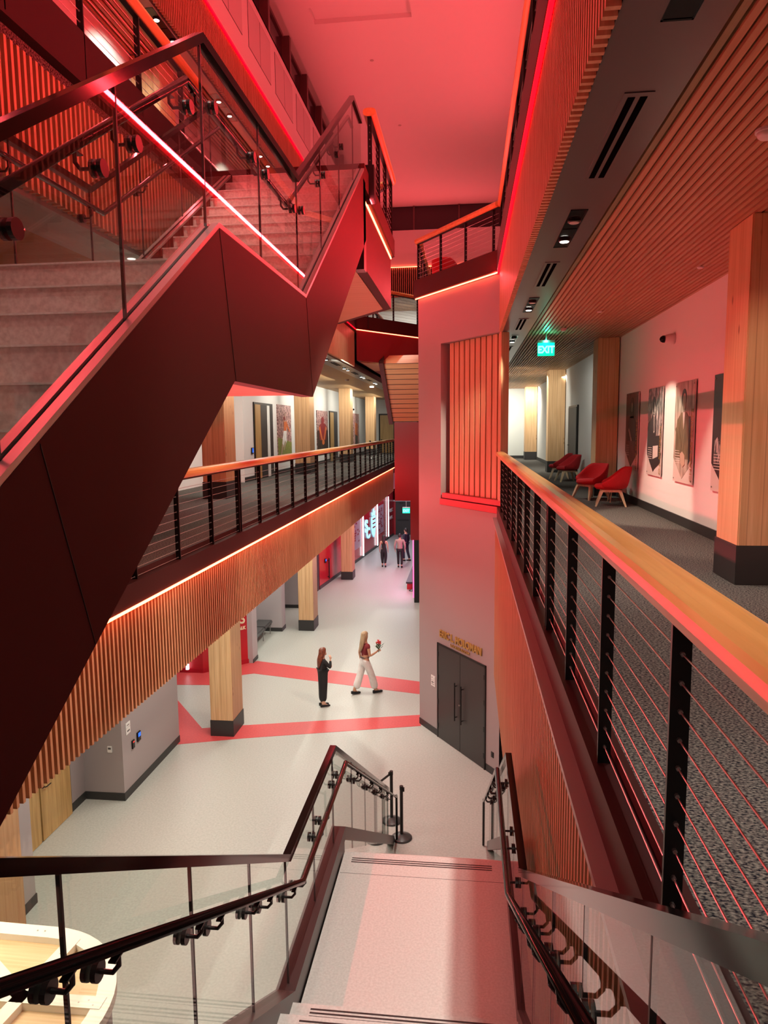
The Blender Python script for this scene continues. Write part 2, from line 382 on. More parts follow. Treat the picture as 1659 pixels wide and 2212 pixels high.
# right gallery: wall, baseboard, ceiling
struct('wall_right', B(3.45, 3.6, -4.5, 40, Z2, 9.6), 'white')
struct('baseboard_right', B(3.43, 3.45, -4.5, 40, Z2, 5.95), 'base')
struct('wall_gallery_end', B(0.5, 3.6, 38.1, 38.25, Z2, 9.6), 'white_far')
struct('baseboard_gallery_end', B(0.8, 3.45, 38.07, 38.1, Z2, 5.95), 'base')
bm = nb(); x = 1.23
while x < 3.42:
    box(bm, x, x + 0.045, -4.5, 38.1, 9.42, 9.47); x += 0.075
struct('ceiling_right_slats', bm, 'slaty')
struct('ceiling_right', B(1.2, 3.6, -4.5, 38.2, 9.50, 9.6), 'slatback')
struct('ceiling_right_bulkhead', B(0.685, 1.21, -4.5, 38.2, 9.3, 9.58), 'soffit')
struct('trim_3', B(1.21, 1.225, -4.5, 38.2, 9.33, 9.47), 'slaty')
# upper right gallery behind the rail, far right of the atrium top
struct('wall_right_upper', B(6.5, 6.6, -4.5, 38, Z3, 18.4), 'white')
struct('wall_right_fourth', B(1.7, 1.9, -4.5, 36.8, 15.3, 15.5), 'brown')
# grey angled wall volume; opening on its face for the wood panel
DA = Vector((0.563055, -0.826419, 0)); NA = Vector((-0.826419, -0.563055, 0)); PA = Vector((-1.17, 17.23, 0))
def gw(s, off=0.0, z=0.0): p = PA + DA * s + NA * off; return Vector((p.x, p.y, z))
def gwbox(bm, s0, s1, o0, o1, z0, z1):
    vs = []
    for z in (z0, z1):
        for (s, o) in ((s0, o0), (s1, o0), (s1, o1), (s0, o1)): vs.append(bm.verts.new(gw(s, o, z)))
    bm.faces.new(vs[0:4]); bm.faces.new(vs[4:8])
    for i in range(4): bm.faces.new((vs[i], vs[(i + 1) % 4], vs[4 + (i + 1) % 4], vs[4 + i]))
    return bm
e = gw(3.32); 
body = lambda z0, z1, off=0.0: prism(nb(), [(PA + NA * off)[:2], (gw(3.30) + NA * off)[:2], (0.75, 38.1), (-1.17, 38.1)], z0, z1)
struct('wall_centre', body(0, 5.65), 'taupe')
struct('wall_centre', body(9.3, 10.42), 'taupe')
bm = gwbox(nb(), 0, 1.0, -0.3, 0, 5.65, 9.3); struct('wall_centre', bm, 'taupe')
struct('wall_centre', prism(nb(), [gw(0, -0.28)[:2], gw(3.05, -0.28)[:2], (0.78, 38.1), (-1.17, 38.1)], 5.65, 9.3), 'slatback')
struct('wall_centre', B(0.78, 0.80, 15.0, 38.1, 5.65, 9.3), 'white')
struct('baseboard_centre', gwbox(nb(), 0.0, 0.86, 0, 0.012, 0, 0.16), 'base')
struct('baseboard_centre', gwbox(nb(), 2.84, 3.30, 0, 0.012, 0, 0.16), 'base')
# left side: lobby walls
struct('wall_left', B(-9.0, -6.83, 12.87, 15.62, 0, 4.6), 'taupe')
struct('wall_left', B(-9.0, -7.67, 9.6, 12.87, 0, 4.6), 'taupe')
struct('wall_left', B(-9.0, -6.75, -4.0, 9.75, 0, 4.6), 'taupe')
struct('baseboard_left', B(-6.83, -6.815, 12.87, 15.62, 0, 0.16), 'base')
struct('baseboard_left', B(-7.67, -6.815, 12.855, 12.87, 0, 0.16), 'base')
struct('baseboard_left', B(-7.67, -7.655, 12.3, 12.87, 0, 0.16), 'base')
struct('baseboard_left', B(-6.75, -6.735, 5.0, 9.75, 0, 0.16), 'base')
struct('baseboard_left', B(-7.67, -6.735, 9.75, 9.765, 0, 0.16), 'base')
# red angled wall beyond and its return
struct('wall_red', prism(nb(), [(-9.6, 20.35), (-8.04, 20.35), (-6.92, 21.40), (-6.92, 21.75), (-9.6, 21.75)], 0, 4.6), 'redpaint')
struct('wall_niche', B(-6.95, -6.78, 21.38, 21.9, 0, 4.6), 'mauve')
struct('wall_niche', B(-9.6, -6.9, 21.75, 21.9, 0, 4.6), 'mauve')
struct('wall_niche', B(-7.4, -6.78, 24.99, 25.5, 0, 4.6), 'mauve')
struct('wall_niche', B(-9.6, -7.4, 24.99, 25.1, 0, 4.6), 'mauve')
struct('wall_niche', B(-8.2, -8.05, 21.9, 25.0, 0, 4.6), 'mauve')
struct('wall_niche', B(-9.6, -6.9, 28.45, 28.6, 0, 4.6), 'mauve')
bm = nb(); box(bm, -7.42, -6.765, 24.975, 24.99, 0, 0.14); box(bm, -6.78, -6.765, 24.98, 25.5, 0, 0.14); box(bm, -9.6, -6.9, 28.44, 28.45, 0, 0.14); box(bm, -6.78, -6.765, 21.38, 21.9, 0, 0.12)
struct('baseboard_niche', bm, 'base')
bm = prism(nb(), [(-9.6, 20.33), (-8.035, 20.33), (-6.90, 21.39), (-6.94, 21.42), (-8.04, 20.36), (-9.6, 20.36)], 0, 0.14); struct('baseboard_red', bm, 'redgloss')
# long red gloss wall of the corridor
def rw(t, off=0.0):   # runs from (-6.80, 31.9) to (-5.12, 49.2)
    a = Vector((-6.80, 31.9, 0)); b = Vector((-5.12, 49.2, 0)); d = (b - a).normalized(); n = Vector((d.y, -d.x, 0)); p = a + d * t + n * off; return p
struct('wall_corridor', prism(nb(), [rw(0)[:2], rw(17.4)[:2], rw(17.4, -0.3)[:2], rw(0, -0.5)[:2]], 0, 4.6), 'redgloss')
struct('wall_corridor', B(-7.12, -6.82, 31.55, 31.9, 0, 4.6), 'dgrey')
struct('baseboard_corridor', prism(nb(), [rw(0)[:2], rw(17.4)[:2], rw(17.4, 0.015)[:2], rw(0, 0.015)[:2]], 0, 0.16), 'dgrey')
struct('wall_corridor_end', B(-5.6, -4.99, 49.3, 49.6, 0, 4.6), 'redpaint')
struct('wall_corridor_end', B(-3.93, -1.0, 49.3, 49.6, 0, 4.6), 'redpaint')
struct('wall_corridor_end', B(-5.6, -1.0, 49.3, 49.6, 2.42, 4.6), 'redpaint')
struct('ceiling_corridor', B(-6.8, -3.5, 38.0, 49.3, 4.2, 4.3), 'white')
struct('trim_4', B(-5.7, -3.93, 49.15, 49.3, 2.38, 2.46), 'white')
struct('ceiling_lobby', B(-9.6, -3.57, -4, 38, 4.5, 5.3), 'white')
# left gallery walls (second floor)
struct('wall_left_gallery', B(-7.0, -6.83, 21.3, 50, Z2, 9.36), 'white')
struct('wall_left_gallery', B(-7.9, -7.7, -4.5, 21.4, Z2, 9.36), 'white')
struct('wall_left_gallery', B(-7.7, -7.0, 21.3, 21.4, Z2, 9.36), 'white')
struct('baseboard_left_gallery', B(-6.83, -6.815, 21.3, 50, Z2, 5.95), 'base')
struct('wall_gallery_left_end', B(-7, -3.4, 48, 48.2, Z2, 9.6), 'white')
struct('ceiling_left_gallery', B(-7.7, -4.15, -4.5, 48, 9.36, 9.46), 'plank')
struct('ceiling_left_bulkhead', B(-4.15, -3.57, -4.5, 48, 9.3, 9.5), 'soffit_pale')
# left third floor
struct('wall_left_upper', B(-6.35, -6.15, -4.5, 50, Z3, 14.4), 'white')
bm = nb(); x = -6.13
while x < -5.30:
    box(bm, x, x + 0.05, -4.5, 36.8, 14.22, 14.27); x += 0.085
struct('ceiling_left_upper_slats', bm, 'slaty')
struct('ceiling_left_upper', B(-6.15, -5.25, -4.5, 36.8, 14.29, 14.4), 'slatback')
struct('ceiling_left_upper_bulkhead', B(-5.25, -5.06, -4.5, 36.8, 14.2, 14.4), 'soffit_pale')
# left fourth floor wall and its windows
struct('wall_left_top', B(-5.15, -4.95, -4.5, 36.8, 15.46, 17.25), 'ceil')
struct('wall_left_top', B(-5.30, -5.06, -4.5, 36.8, 14.4, 15.46), 'slatback')
struct('wall_left_top', B(-5.35, -5.25, -4.5, 36.8, 17.25, 18.4), 'winframe')
struct('wall_left_top', B(-5.35, -4.95, -4.5, 36.8, 17.2, 17.25), 'winframe')
y = 1.3; n = 1
while y < 36:
    wf = struct('window_%d' % n, B(-5.25, -5.22, y, y + 1.95, 17.27, 18.38), 'winglass')
    bm = nb(); box(bm, -5.25, -5.02, y - 0.16, y, 17.25, 18.4); box(bm, -5.25, -5.17, y, y + 1.95, 18.31, 18.4); box(bm, -5.25, -5.17, y, y + 1.95, 17.25, 17.33)
    f = obj('window_frame', bm, 'winframe', wf)
    y += 2.2; n += 1
# far wall
struct('wall_far', B(-5.35, 8, 36.8, 37.0, 15.5, 17.25), 'ceil')
struct('wall_far', B(-5.35, 8, 36.9, 37.0, 14.0, 15.5), 'slatback')
struct('wall_far', B(-5.35, 8, 36.9, 37.05, 17.25, 18.4), 'winglass')
x = -4.9; 
while x < 3:
    wf = struct('window_%d' % n, B(x, x + 2.15, 36.86, 36.88, 17.28, 18.36), 'winglass')
    bm = nb(); box(bm, x - 0.08, x, 36.78, 36.88, 17.25, 18.4); obj('window_frame', bm, 'winframe', wf)
    x += 2.24; n += 1
struct('wall_far_third', B(-7, 0.7, 41.0, 41.2, Z3, 14.2), 'white')
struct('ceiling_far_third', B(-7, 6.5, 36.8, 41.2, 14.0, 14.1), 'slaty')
struct('floor_far_third', B(-3.5, -0.5, 30.0, 41.2, 10.3, Z3), 'carpet')
struct('wall_back', B(-9.5, 8, -4.6, -4.5, 0, 18.4), 'taupe')
# red support wall under the far stair
struct('wall_stair_support', B(-2.62, -1.17, 25.64, 26.0, 4.80, 7.64), 'reddeep')
struct('wall_stair_support', B(-2.05, -1.17, 25.64, 26.0, 3.36, 4.80), 'reddeep')
# fascia of the slabs (brown steel) as structure trims
struct('trim_5', B(-3.56, -3.40, -2, 48, 5.62, 5.86), 'fascia')
struct('trim_6', B(-3.56, -3.40, -2, 40, 10.47, 10.92), 'fascia')
struct('trim_7', B(0.56, 0.74, -2, 14.60, 10.46, 10.90), 'fascia')
struct('trim_8', B(0.60, 0.74, 0.9, 14.55, 5.58, 5.80), 'fascia')
struct('trim_9', B(0.515, 0.62, 1.2, 14.60, 5.545, 5.58), 'ledge')
struct('trim_10', B(0.705, 0.735, 0.9, 14.5, 5.80, 5.88), 'fascia')
struct('trim_11', B(-3.54, -3.51, -2, 48, 5.86, 5.93), 'fascia')

# ================================================================ SLAT SCREENS AND LED STRIPS
def slats(name, label, x0, x1, ys, ye, z0, z1, pitch=0.08, wd=0.032, back=None, group=None):
    t = thing(name, label, 'wood slat screen', ((x0 + x1) / 2, (ys + ye) / 2, z0), 0, group)
    inv = Matrix.Translation(-t.location)
    bm = nb(); y = ys
    while y < ye - wd:
        box(bm, x0, x1, y, y + wd, z0, z1, mtx=inv); y += pitch
    obj('slats', bm, 'slat', t)
    if back:
        obj('backing', B(back[0], back[1], ys, ye, z0 + 0.03, z1 - 0.005, mtx=inv), 'slatback', t)
    return t
slats('slat_screen', 'vertical wood slats below the left walkway edge, over the lobby floor', -3.53, -3.455, -1.0, 33.3, 4.50, 5.56, back=(-3.555, -3.535))
slats('slat_screen', 'tall reddish wood slat wall hanging below the right walkway, beside the stair landing', 0.565, 0.63, 1.3, 14.50, 2.30, 5.545, pitch=0.098, wd=0.036, back=(0.64, 0.66))
slats('slat_screen', 'red-lit vertical wood slats beside the dark ceiling strip at upper right', 0.61, 0.68, -1.5, 14.50, 9.28, 10.44, pitch=0.08, back=(0.66, 0.682))
slats('slat_screen', 'orange wood slats at the far upper left, behind the glass stair', -3.53, -3.455, -1.0, 22.0, 9.32, 10.36, back=(-3.555, -3.535))
slats('slat_screen', 'dark red wood slats below the highest left pink wall', -5.02, -4.955, -1.0, 36.7, 14.20, 15.42, back=(-5.04, -5.025))
t = thing('slat_screen', 'dark slat band under the far pink wall at the end of the atrium', 'wood slat screen', (0, 36.8, 14.12))
bm = nb(); x = -5.0
while x < 3.0:
    box(bm, x, x + 0.04, -0.02, 0.06, 0, 1.30); x += 0.10
obj('slats', bm, 'slat', t)
def led(label, a, b, mt='led', w=0.022, h=0.022, group=None):
    bm = nb(); a = Vector(a); b = Vector(b); mid = (a + b) / 2; beam(bm, a - mid, b - mid, w, h)
    o = obj('led_strip', bm, mt); o.location = mid; tag(o, label, 'LED strip', group); return o
led('glowing red light strip under the left second-floor walkway edge', (-3.40, -1.0, 5.60), (-3.40, 33.3, 5.60))
led('red light strip along the right upper floor edge above the slats', (0.585, -1.0, 10.43), (0.585, 14.9, 10.43), 'led2', 0.035, 0.045)
led('red light strip on the left upper edge beyond the near footbridge', (-3.42, 14.8, 10.43), (-3.40, 22.0, 10.43), 'led2')
led('short red light strip on the far footbridge edge', (-3.39, 22.0, 10.43), (-1.20, 25.0, 10.43))
led('red light strip on the near footbridge side, sloping in view', (-1.375, 9.75, 10.43), (-1.375, 13.1, 10.43))
led('bright red light strip under the balcony on the grey wall', gw(-0.02, 0.06, 10.43), gw(3.2, 0.06, 10.43))
led('red light strip below the high pink wall on the left', (-4.93, -1.0, 15.44), (-4.93, 36.7, 15.44), 'led2', 0.035, 0.05)
led('thin red light strip across the far end wall', (-4.9, 36.76, 15.46), (3.0, 36.76, 15.46))

# ================================================================ COLUMNS
def column(x0, x1, y0, y1, z0, z1, label, parts=True):
    t = thing('wooden_column', label, 'column', ((x0 + x1) / 2, (y0 + y1) / 2, z0))
    hx = (x1 - x0) / 2; hy = (y1 - y0) / 2
    obj('shaft', B(-hx, hx, -hy, hy, 0.39, z1 - z0, bev=0.012), 'column', t)
    obj('base_wrap', B(-hx - 0.012, hx + 0.012, -hy - 0.012, hy + 0.012, 0, 0.40, bev=0.004), 'base', t)
    return t
for (y, lab) in ((7.12, 'pale wooden column at the left edge, behind the round white-framed counter'), (16.0, 'wooden column standing in the lobby on the red floor stripe'), (25.15, 'second wooden column of the lobby, beyond the bench niche'), (34.15, 'farthest wooden lobby column, beside the glossy red wall')):
    column(-6.18, -5.62, y, y + 0.78, 0, 4.5, lab)
for (y, lab) in ((7.0, 'upstairs left column mostly hidden behind the dark stair'), (16.1, 'left gallery column partly hidden by the dark stair edge'), (25.2, 'light wooden column between the two player pictures on the left gallery'), (34.2, 'reddish-brown column on the left gallery beyond the second picture'), (43.2, 'farthest column of the left gallery, by the lit doorway')):
    column(-6.18, -5.62, y, y + 0.78, Z2, 9.36, lab)
for (x0, y, lab) in ((2.70, 7.43, 'nearest large wooden column on the right gallery, at the picture edge'), (2.95, 17.0, 'red-lit wooden column behind the pair of red armchairs'), (2.85, 26.0, 'wooden column beyond the farther red armchairs on the right gallery'), (2.85, 36.3, 'last wooden column by the white end wall of the right gallery')):
    column(x0, 3.43, y, y + 0.62, Z2, 9.42, lab)
for y in (13.2, 22.0):
    column(-6.14, -5.60, y, y + 0.7, Z3, 14.2, 'column on the upper left floor behind the glass, %s the camera' % ('nearer' if y < 15 else 'farther from'))

# ================================================================ CABLE GUARDRAILS
def guard(label, p0, p1, zf, spacing=1.14, phase=0.0, dbl=2, out=(1, 0), ncab=10, posts=True, zlow=None, rail_w=0.18, endcap=False, ext=0.0):
    """wood-capped cable guardrail between two plan points, floor height zf; out = outward normal"""
    p0 = Vector((p0[0], p0[1], 0)); p1 = Vector((p1[0], p1[1], 0)); L = (p1 - p0).length; d = (p1 - p0) / L
    n = Vector((out[0], out[1], 0)).normalized()
    t = thing('cable_guardrail', label, 'guardrail', (p0.x, p0.y, zf))
    zl = (zlow if zlow is not None else zf - 0.12) - zf
    # oak rail: rounded top profile swept along d
    prof = []
    for k in range(17):
        a = math.pi * 2 * k / 16
        cx = 0.5 * rail_w * math.copysign(abs(math.cos(a)) ** 0.8, math.cos(a)); cz = 0.055 * math.copysign(abs(math.sin(a)) ** 0.7, math.sin(a))
        prof.append((cx, cz))
    prof = prof[:-1]
    bm = nb(); rings = []
    for s in (-ext, L + ext):
        c = d * s
        rings.append([bm.verts.new(c + (-n) * (px + 0.0) + Vector((0, 0, 1.08 + pz))) for (px, pz) in prof])
    for k in range(16): bm.faces.new((rings[0][k], rings[0][(k + 1) % 16], rings[1][(k + 1) % 16], rings[1][k]))
    bm.faces.new(rings[0]); bm.faces.new(rings[1])
    obj('handrail', bm, 'rail', t, smooth=False)
    bm = nb(); beam(bm, Vector((0, 0, 1.015)), d * L + Vector((0, 0, 1.015)), 0.06, 0.014); obj('rail_plate', bm, 'black', t)
    ss = []; s = phase; i = 0
    while s <= L + 1e-3:
        ss.append(s)
        if dbl is not None and i % 5 == dbl and s + 0.09 < L: ss.append(s + 0.09)
        s += spacing; i += 1
    h = 1.01
    zs = [0.085 + 0.0915 * k for k in range(ncab)]
    for s in ss:
        bm = nb(); c = d * s
        beam(bm, c + Vector((0, 0, zl)), c + Vector((0, 0, h)), 0.06, 0.016, up=d)
        nf = len(bm.faces)
        for z in zs:
            for sg in (-1, 1): tube(bm, [c + d * (0.008 * sg) + Vector((0, 0, z)), c + d * (0.02 * sg) + Vector((0, 0, z))], 0.008, 6)
        bm.faces.ensure_lookup_table()
        for fc in bm.faces[nf:]: fc.material_index = 1
        p = obj('post', bm, 'black', t); p.data.materials.append(M['steel'])
    for z in zs:
        bm = nb(); tube(bm, [Vector((0, 0, z)), d * L + Vector((0, 0, z))], 0.0032, 6, cap=False); obj('cable', bm, 'cable', t)
    return t
guard('near cable guardrail with thick oak cap on the right walkway', (0.655, 1.07), (0.655, 14.45), Z2, phase=0.0, dbl=4, out=(-1, 0), zlow=5.60)
guard('cable guardrail with oak cap along the left second-floor walkway', (-3.46, 4.70), (-3.46, 33.3), Z2, phase=0.0, dbl=0, out=(1, 0), zlow=5.70)
guard('dark cable guardrail high on the right, seen edge-on against the pink ceiling', (0.645, 0.5), (0.645, 14.60), Z3, phase=0.3, dbl=2, out=(-1, 0), zlow=10.5)
guard('cable guardrail of the upper left floor, behind the glass stair', (-3.43, 2.2), (-3.43, 9.2), Z3, phase=0.8, dbl=None, out=(1, 0), zlow=10.5)
guard('cable guardrail on the near footbridge with rounded oak cap end', (-1.36, 10.25), (-1.36, 13.05), Z3, spacing=0.9, phase=0.03, dbl=None, out=(1, 0), zlow=10.5)
guard('short cable guardrail on the far edge of the near footbridge', (-1.36, 13.05), (-2.6, 14.7), Z3, spacing=0.9, phase=0.9, dbl=None, out=(0.8, 0.6), zlow=10.5)
guard('cable guardrail on the far footbridge above its red light strip', (-3.39, 22.0), (-1.20, 25.0), Z3, spacing=1.2, phase=0.5, dbl=None, out=(0.8, -0.6), zlow=10.5)
a = gw(0.02, 0.02); b = gw(3.15, 0.02)
guard('balcony cable guardrail on top of the tall grey wall', a[:2], b[:2], Z3, spacing=0.98, phase=0.03, dbl=None, out=NA[:2], zlow=10.45)
guard('side cable guardrail of the balcony running away from its corner', (-1.15, 17.3), (-1.15, 24.0), Z3, spacing=1.14, phase=0.8, dbl=None, out=(-1, 0), zlow=10.45)
guard('farthest cable guardrail on the left upper floor beyond both footbridges', (-3.43, 26.0), (-3.43, 36.0), Z3, phase=0.3, dbl=None, out=(1, 0), zlow=10.5)

# ================================================================ FOOTBRIDGES, BALCONY EDGE
t = thing('footbridge', 'near upper footbridge with brown edge, reached by the glass-sided stair', 'footbridge', (-2.4, 11, 9.5))
iv = Matrix.Translation((2.4, -11, -9.5))
pl = [(-1.38, 9.35), (-1.38, 13.1), (-2.62, 14.75), (-3.40, 14.75), (-3.40, 9.35)]
bm = prism(nb(), pl, 9.55, 10.41); bm.transform(iv); obj('deck', bm, 'brown', t)
bm = prism(nb(), [(-1.52, 9.5), (-1.52, 13.0), (-2.66, 14.55), (-3.40, 14.55), (-3.40, 9.5)], 9.535, 9.55); bm.transform(iv); obj('soffit', bm, 'plank', t)
bm = prism(nb(), [(-1.31, 9.35), (-1.31, 13.12), (-2.58, 14.85), (-3.40, 14.85), (-3.40, 9.35)], 10.46, 10.74); bm.transform(iv); obj('edge_fascia', bm, 'brown', t)
bm = B(-1.42, -1.30, 9.15, 9.35, 9.40, 10.50); bm.transform(iv); obj('end_post', bm, 'black', t)
bm = B(-1.46, -1.24, 9.75, 9.95, 10.42, 10.86); bm.transform(iv); obj('bracket_plate', bm, 'black', t)
t = thing('footbridge', 'far upper footbridge with deep red front, crossing behind the grey wall', 'footbridge', (-2.4, 23.4, 9.5))
iv = Matrix.Translation((2.4, -23.4, -9.5))
bm = prism(nb(), [(-3.39, 22.0), (-1.2, 25.0), (-1.2, 28.0), (-3.39, 28.0)], 9.5, 10.42); bm.transform(iv); obj('deck', bm, 'reddeep', t)
bm = prism(nb(), [(-3.43, 21.92), (-1.14, 25.0), (-1.14, 28.0), (-3.43, 28.0)], 10.45, 10.86); bm.transform(iv); obj('edge_fascia', bm, 'brown', t)
bm = prism(nb(), [(-3.3, 22.3), (-1.2, 25.2), (-1.2, 25.6), (-3.3, 25.6)], 9.46, 9.5); bm.transform(iv); obj('soffit', bm, 'plank', t)
t = thing('balcony_edge', 'brown steel edge of the balcony above the grey wall', 'balcony edge', gw(1.6, 0, 10.4))
bm = gwbox(nb(), -0.08, 3.22, -0.15, 0.08, 10.46, 10.86); bm.transform(Matrix.Translation(-gw(1.6, 0, 10.4))); obj('fascia', bm, 'brown', t)
# far stair seen from below: sloping plank soffit with dark stringer
t = thing('far_staircase', 'underside of the far stair with planked soffit and dark side', 'staircase', (-1.9, 24, 8))
iv = Matrix.Translation((1.9, -24, -8))
bm = prismX(nb(), [(22.86, 9.46), (25.62, 7.66), (25.9, 7.9), (23.2, 9.75)], -2.66, -1.17); bm.transform(iv); obj('soffit_body', bm, 'plank', t)
bm = nb()
for k in range(13):
    f = k / 12.0; y = 22.86 + 2.76 * f; z = 9.46 - 1.80 * f
    box(bm, -2.66, -1.17, y - 0.012, y + 0.012, z - 0.012, z + 0.006, mtx=iv)
obj('plank_joints', bm, 'slatback', t)
bm = prismX(nb(), [(22.7, 9.46), (25.62, 7.56), (25.9, 7.9), (23.2, 9.9)], -2.80, -2.66); bm.transform(iv); obj('stringer', bm, 'black', t)

# ================================================================ WOOD PANEL ON THE GREY WALL
org = gw(2.0, 0, 5.7); T0 = Matrix.Translation(-org)
t = thing('slatted_wood_panel', 'tall panel of wide upright wood boards set into the grey wall', 'wall panel', org)
bm = nb(); n = 10
s0, s1 = 1.19, 3.20
for k in range(n):
    a = s0 + (s1 - s0) * k / n; gwbox(bm, a, a + (s1 - s0) / n - 0.045, -0.22, -0.12, 5.92, 9.29)
bm.transform(T0); o = obj('boards', bm, 'slat', t)
bm = gwbox(nb(), 3.185, 3.25, -0.19, 0.0, 5.92, 9.29); bm.transform(T0); obj('side_board', bm, 'slat', t)
bm = gwbox(nb(), 1.0, 3.28, -0.27, 0.03, 5.66, 5.80); gwbox(bm, 1.05, 3.28, -0.27, 0.0, 5.82, 5.93); bm.transform(T0); obj('sill', bm, 'redpaint', t)

# ================================================================ DOWN STAIR (upper flight, landing, lower flight)
t = thing('staircase', 'pale stone stair with landing going down to the lobby', 'staircase', (-0.4, 4.9, 3.7))
iv = Matrix.Translation((0.4, -4.9, -3.7))
NR = 12
prof = []; y0 = 3.93; tread = 0.282; rise = 0.175
pts = [(5.80, 3.7), (y0, 3.7)]
y = y0; z = 3.7
for k in range(NR):
    z += rise; pts.append((y, z)); y -= tread if k < NR - 1 else 0
    pts.append((y, z))
low = [(y, z - 0.35), (y0 + 0.12, 3.45), (5.80, 3.45)]
bm = prismX(nb(), pts + low, -1.06, 0.34); bm.transform(iv); obj('upper_steps', bm, 'stone', t)
bm = nb()
for k in range(1, NR):
    zz = 3.7 + rise * k; yy = y0 - tread * (k - 1)
    for q in range(3): box(bm, -0.94, 0.2, yy - 0.045 - q * 0.028, yy - 0.033 - q * 0.028, zz, zz + 0.0015, mtx=iv)
for q in range(3): box(bm, -0.98, 0.22, 5.71 - q * 0.028, 5.721 - q * 0.028, 3.7, 3.7015, mtx=iv)
box(bm, -1.05, 0.33, 5.50, 5.503, 3.7, 3.7008, mtx=iv)
obj('nosing_strips', bm, 'base', t)
# lower flight: 21 risers, flaring slightly
bm = nb(); N2 = 21; tr2 = (11.35 - 5.8) / (N2 - 1); r2 = 3.7 / N2
for k in range(N2):
    ya = 5.8 + tr2 * k; yb = 5.8 + tr2 * (k + 1) if k < N2 - 1 else ya + 0.02; zt = 3.7 - r2 * (k + 1)
    if zt < 0.01: continue
    xl = -1.08 - 0.22 * (ya - 5.8) / 6.15; xr = 0.34 + 0.06 * (ya - 5.8) / 6.15
    zb = max(0, zt - 0.4); prism(bm, [(xl, ya), (xr, ya), (xr, yb), (xl, yb)], zb, zt)
bm.transform(iv); obj('lower_steps', bm, 'stone', t)
def stringer(bm, x0, x1, w=0.11):
    pts = [(0.85, 5.75), (3.95, 3.79), (5.84, 3.79), (11.9, 0.0), (12.1, 0.0), (11.9, 0.17), (5.86, 3.90), (3.99, 3.90), (0.85, 5.95)]
    # left/right flare on the lower flight
    pts = [(p[0], p[1]) for p in pts]
    def X(y, x): return x + (0 if y < 5.87 else (y - 5.8) / 6.15 * (-0.22 if x < -0.5 else 0.06))
    lo = [bm.verts.new((X(p[0], x0), p[0], p[1])) for p in pts]; hi = [bm.verts.new((X(p[0], x1), p[0], p[1])) for p in pts]
    bm.faces.new(lo); bm.faces.new(hi); n = len(pts)
    for i in range(n): bm.faces.new((lo[i], lo[(i + 1) % n], hi[(i + 1) % n], hi[i]))
    return bm
for (x0, x1) in ((-1.185, -1.06), (0.315, 0.415)):
    # deep box stringer under the rail shoe
    bm = nb(); stringer(bm, x0, x1)
    pts = [(0.85, 5.85), (3.97, 3.85), (5.85, 3.85), (5.85, 3.40), (3.9, 3.40), (0.85, 5.3)]
    prismX(bm, pts, x0 + 0.01, x1 - 0.01)
    bm.transform(iv); obj('stringer', bm, 'channel', t)

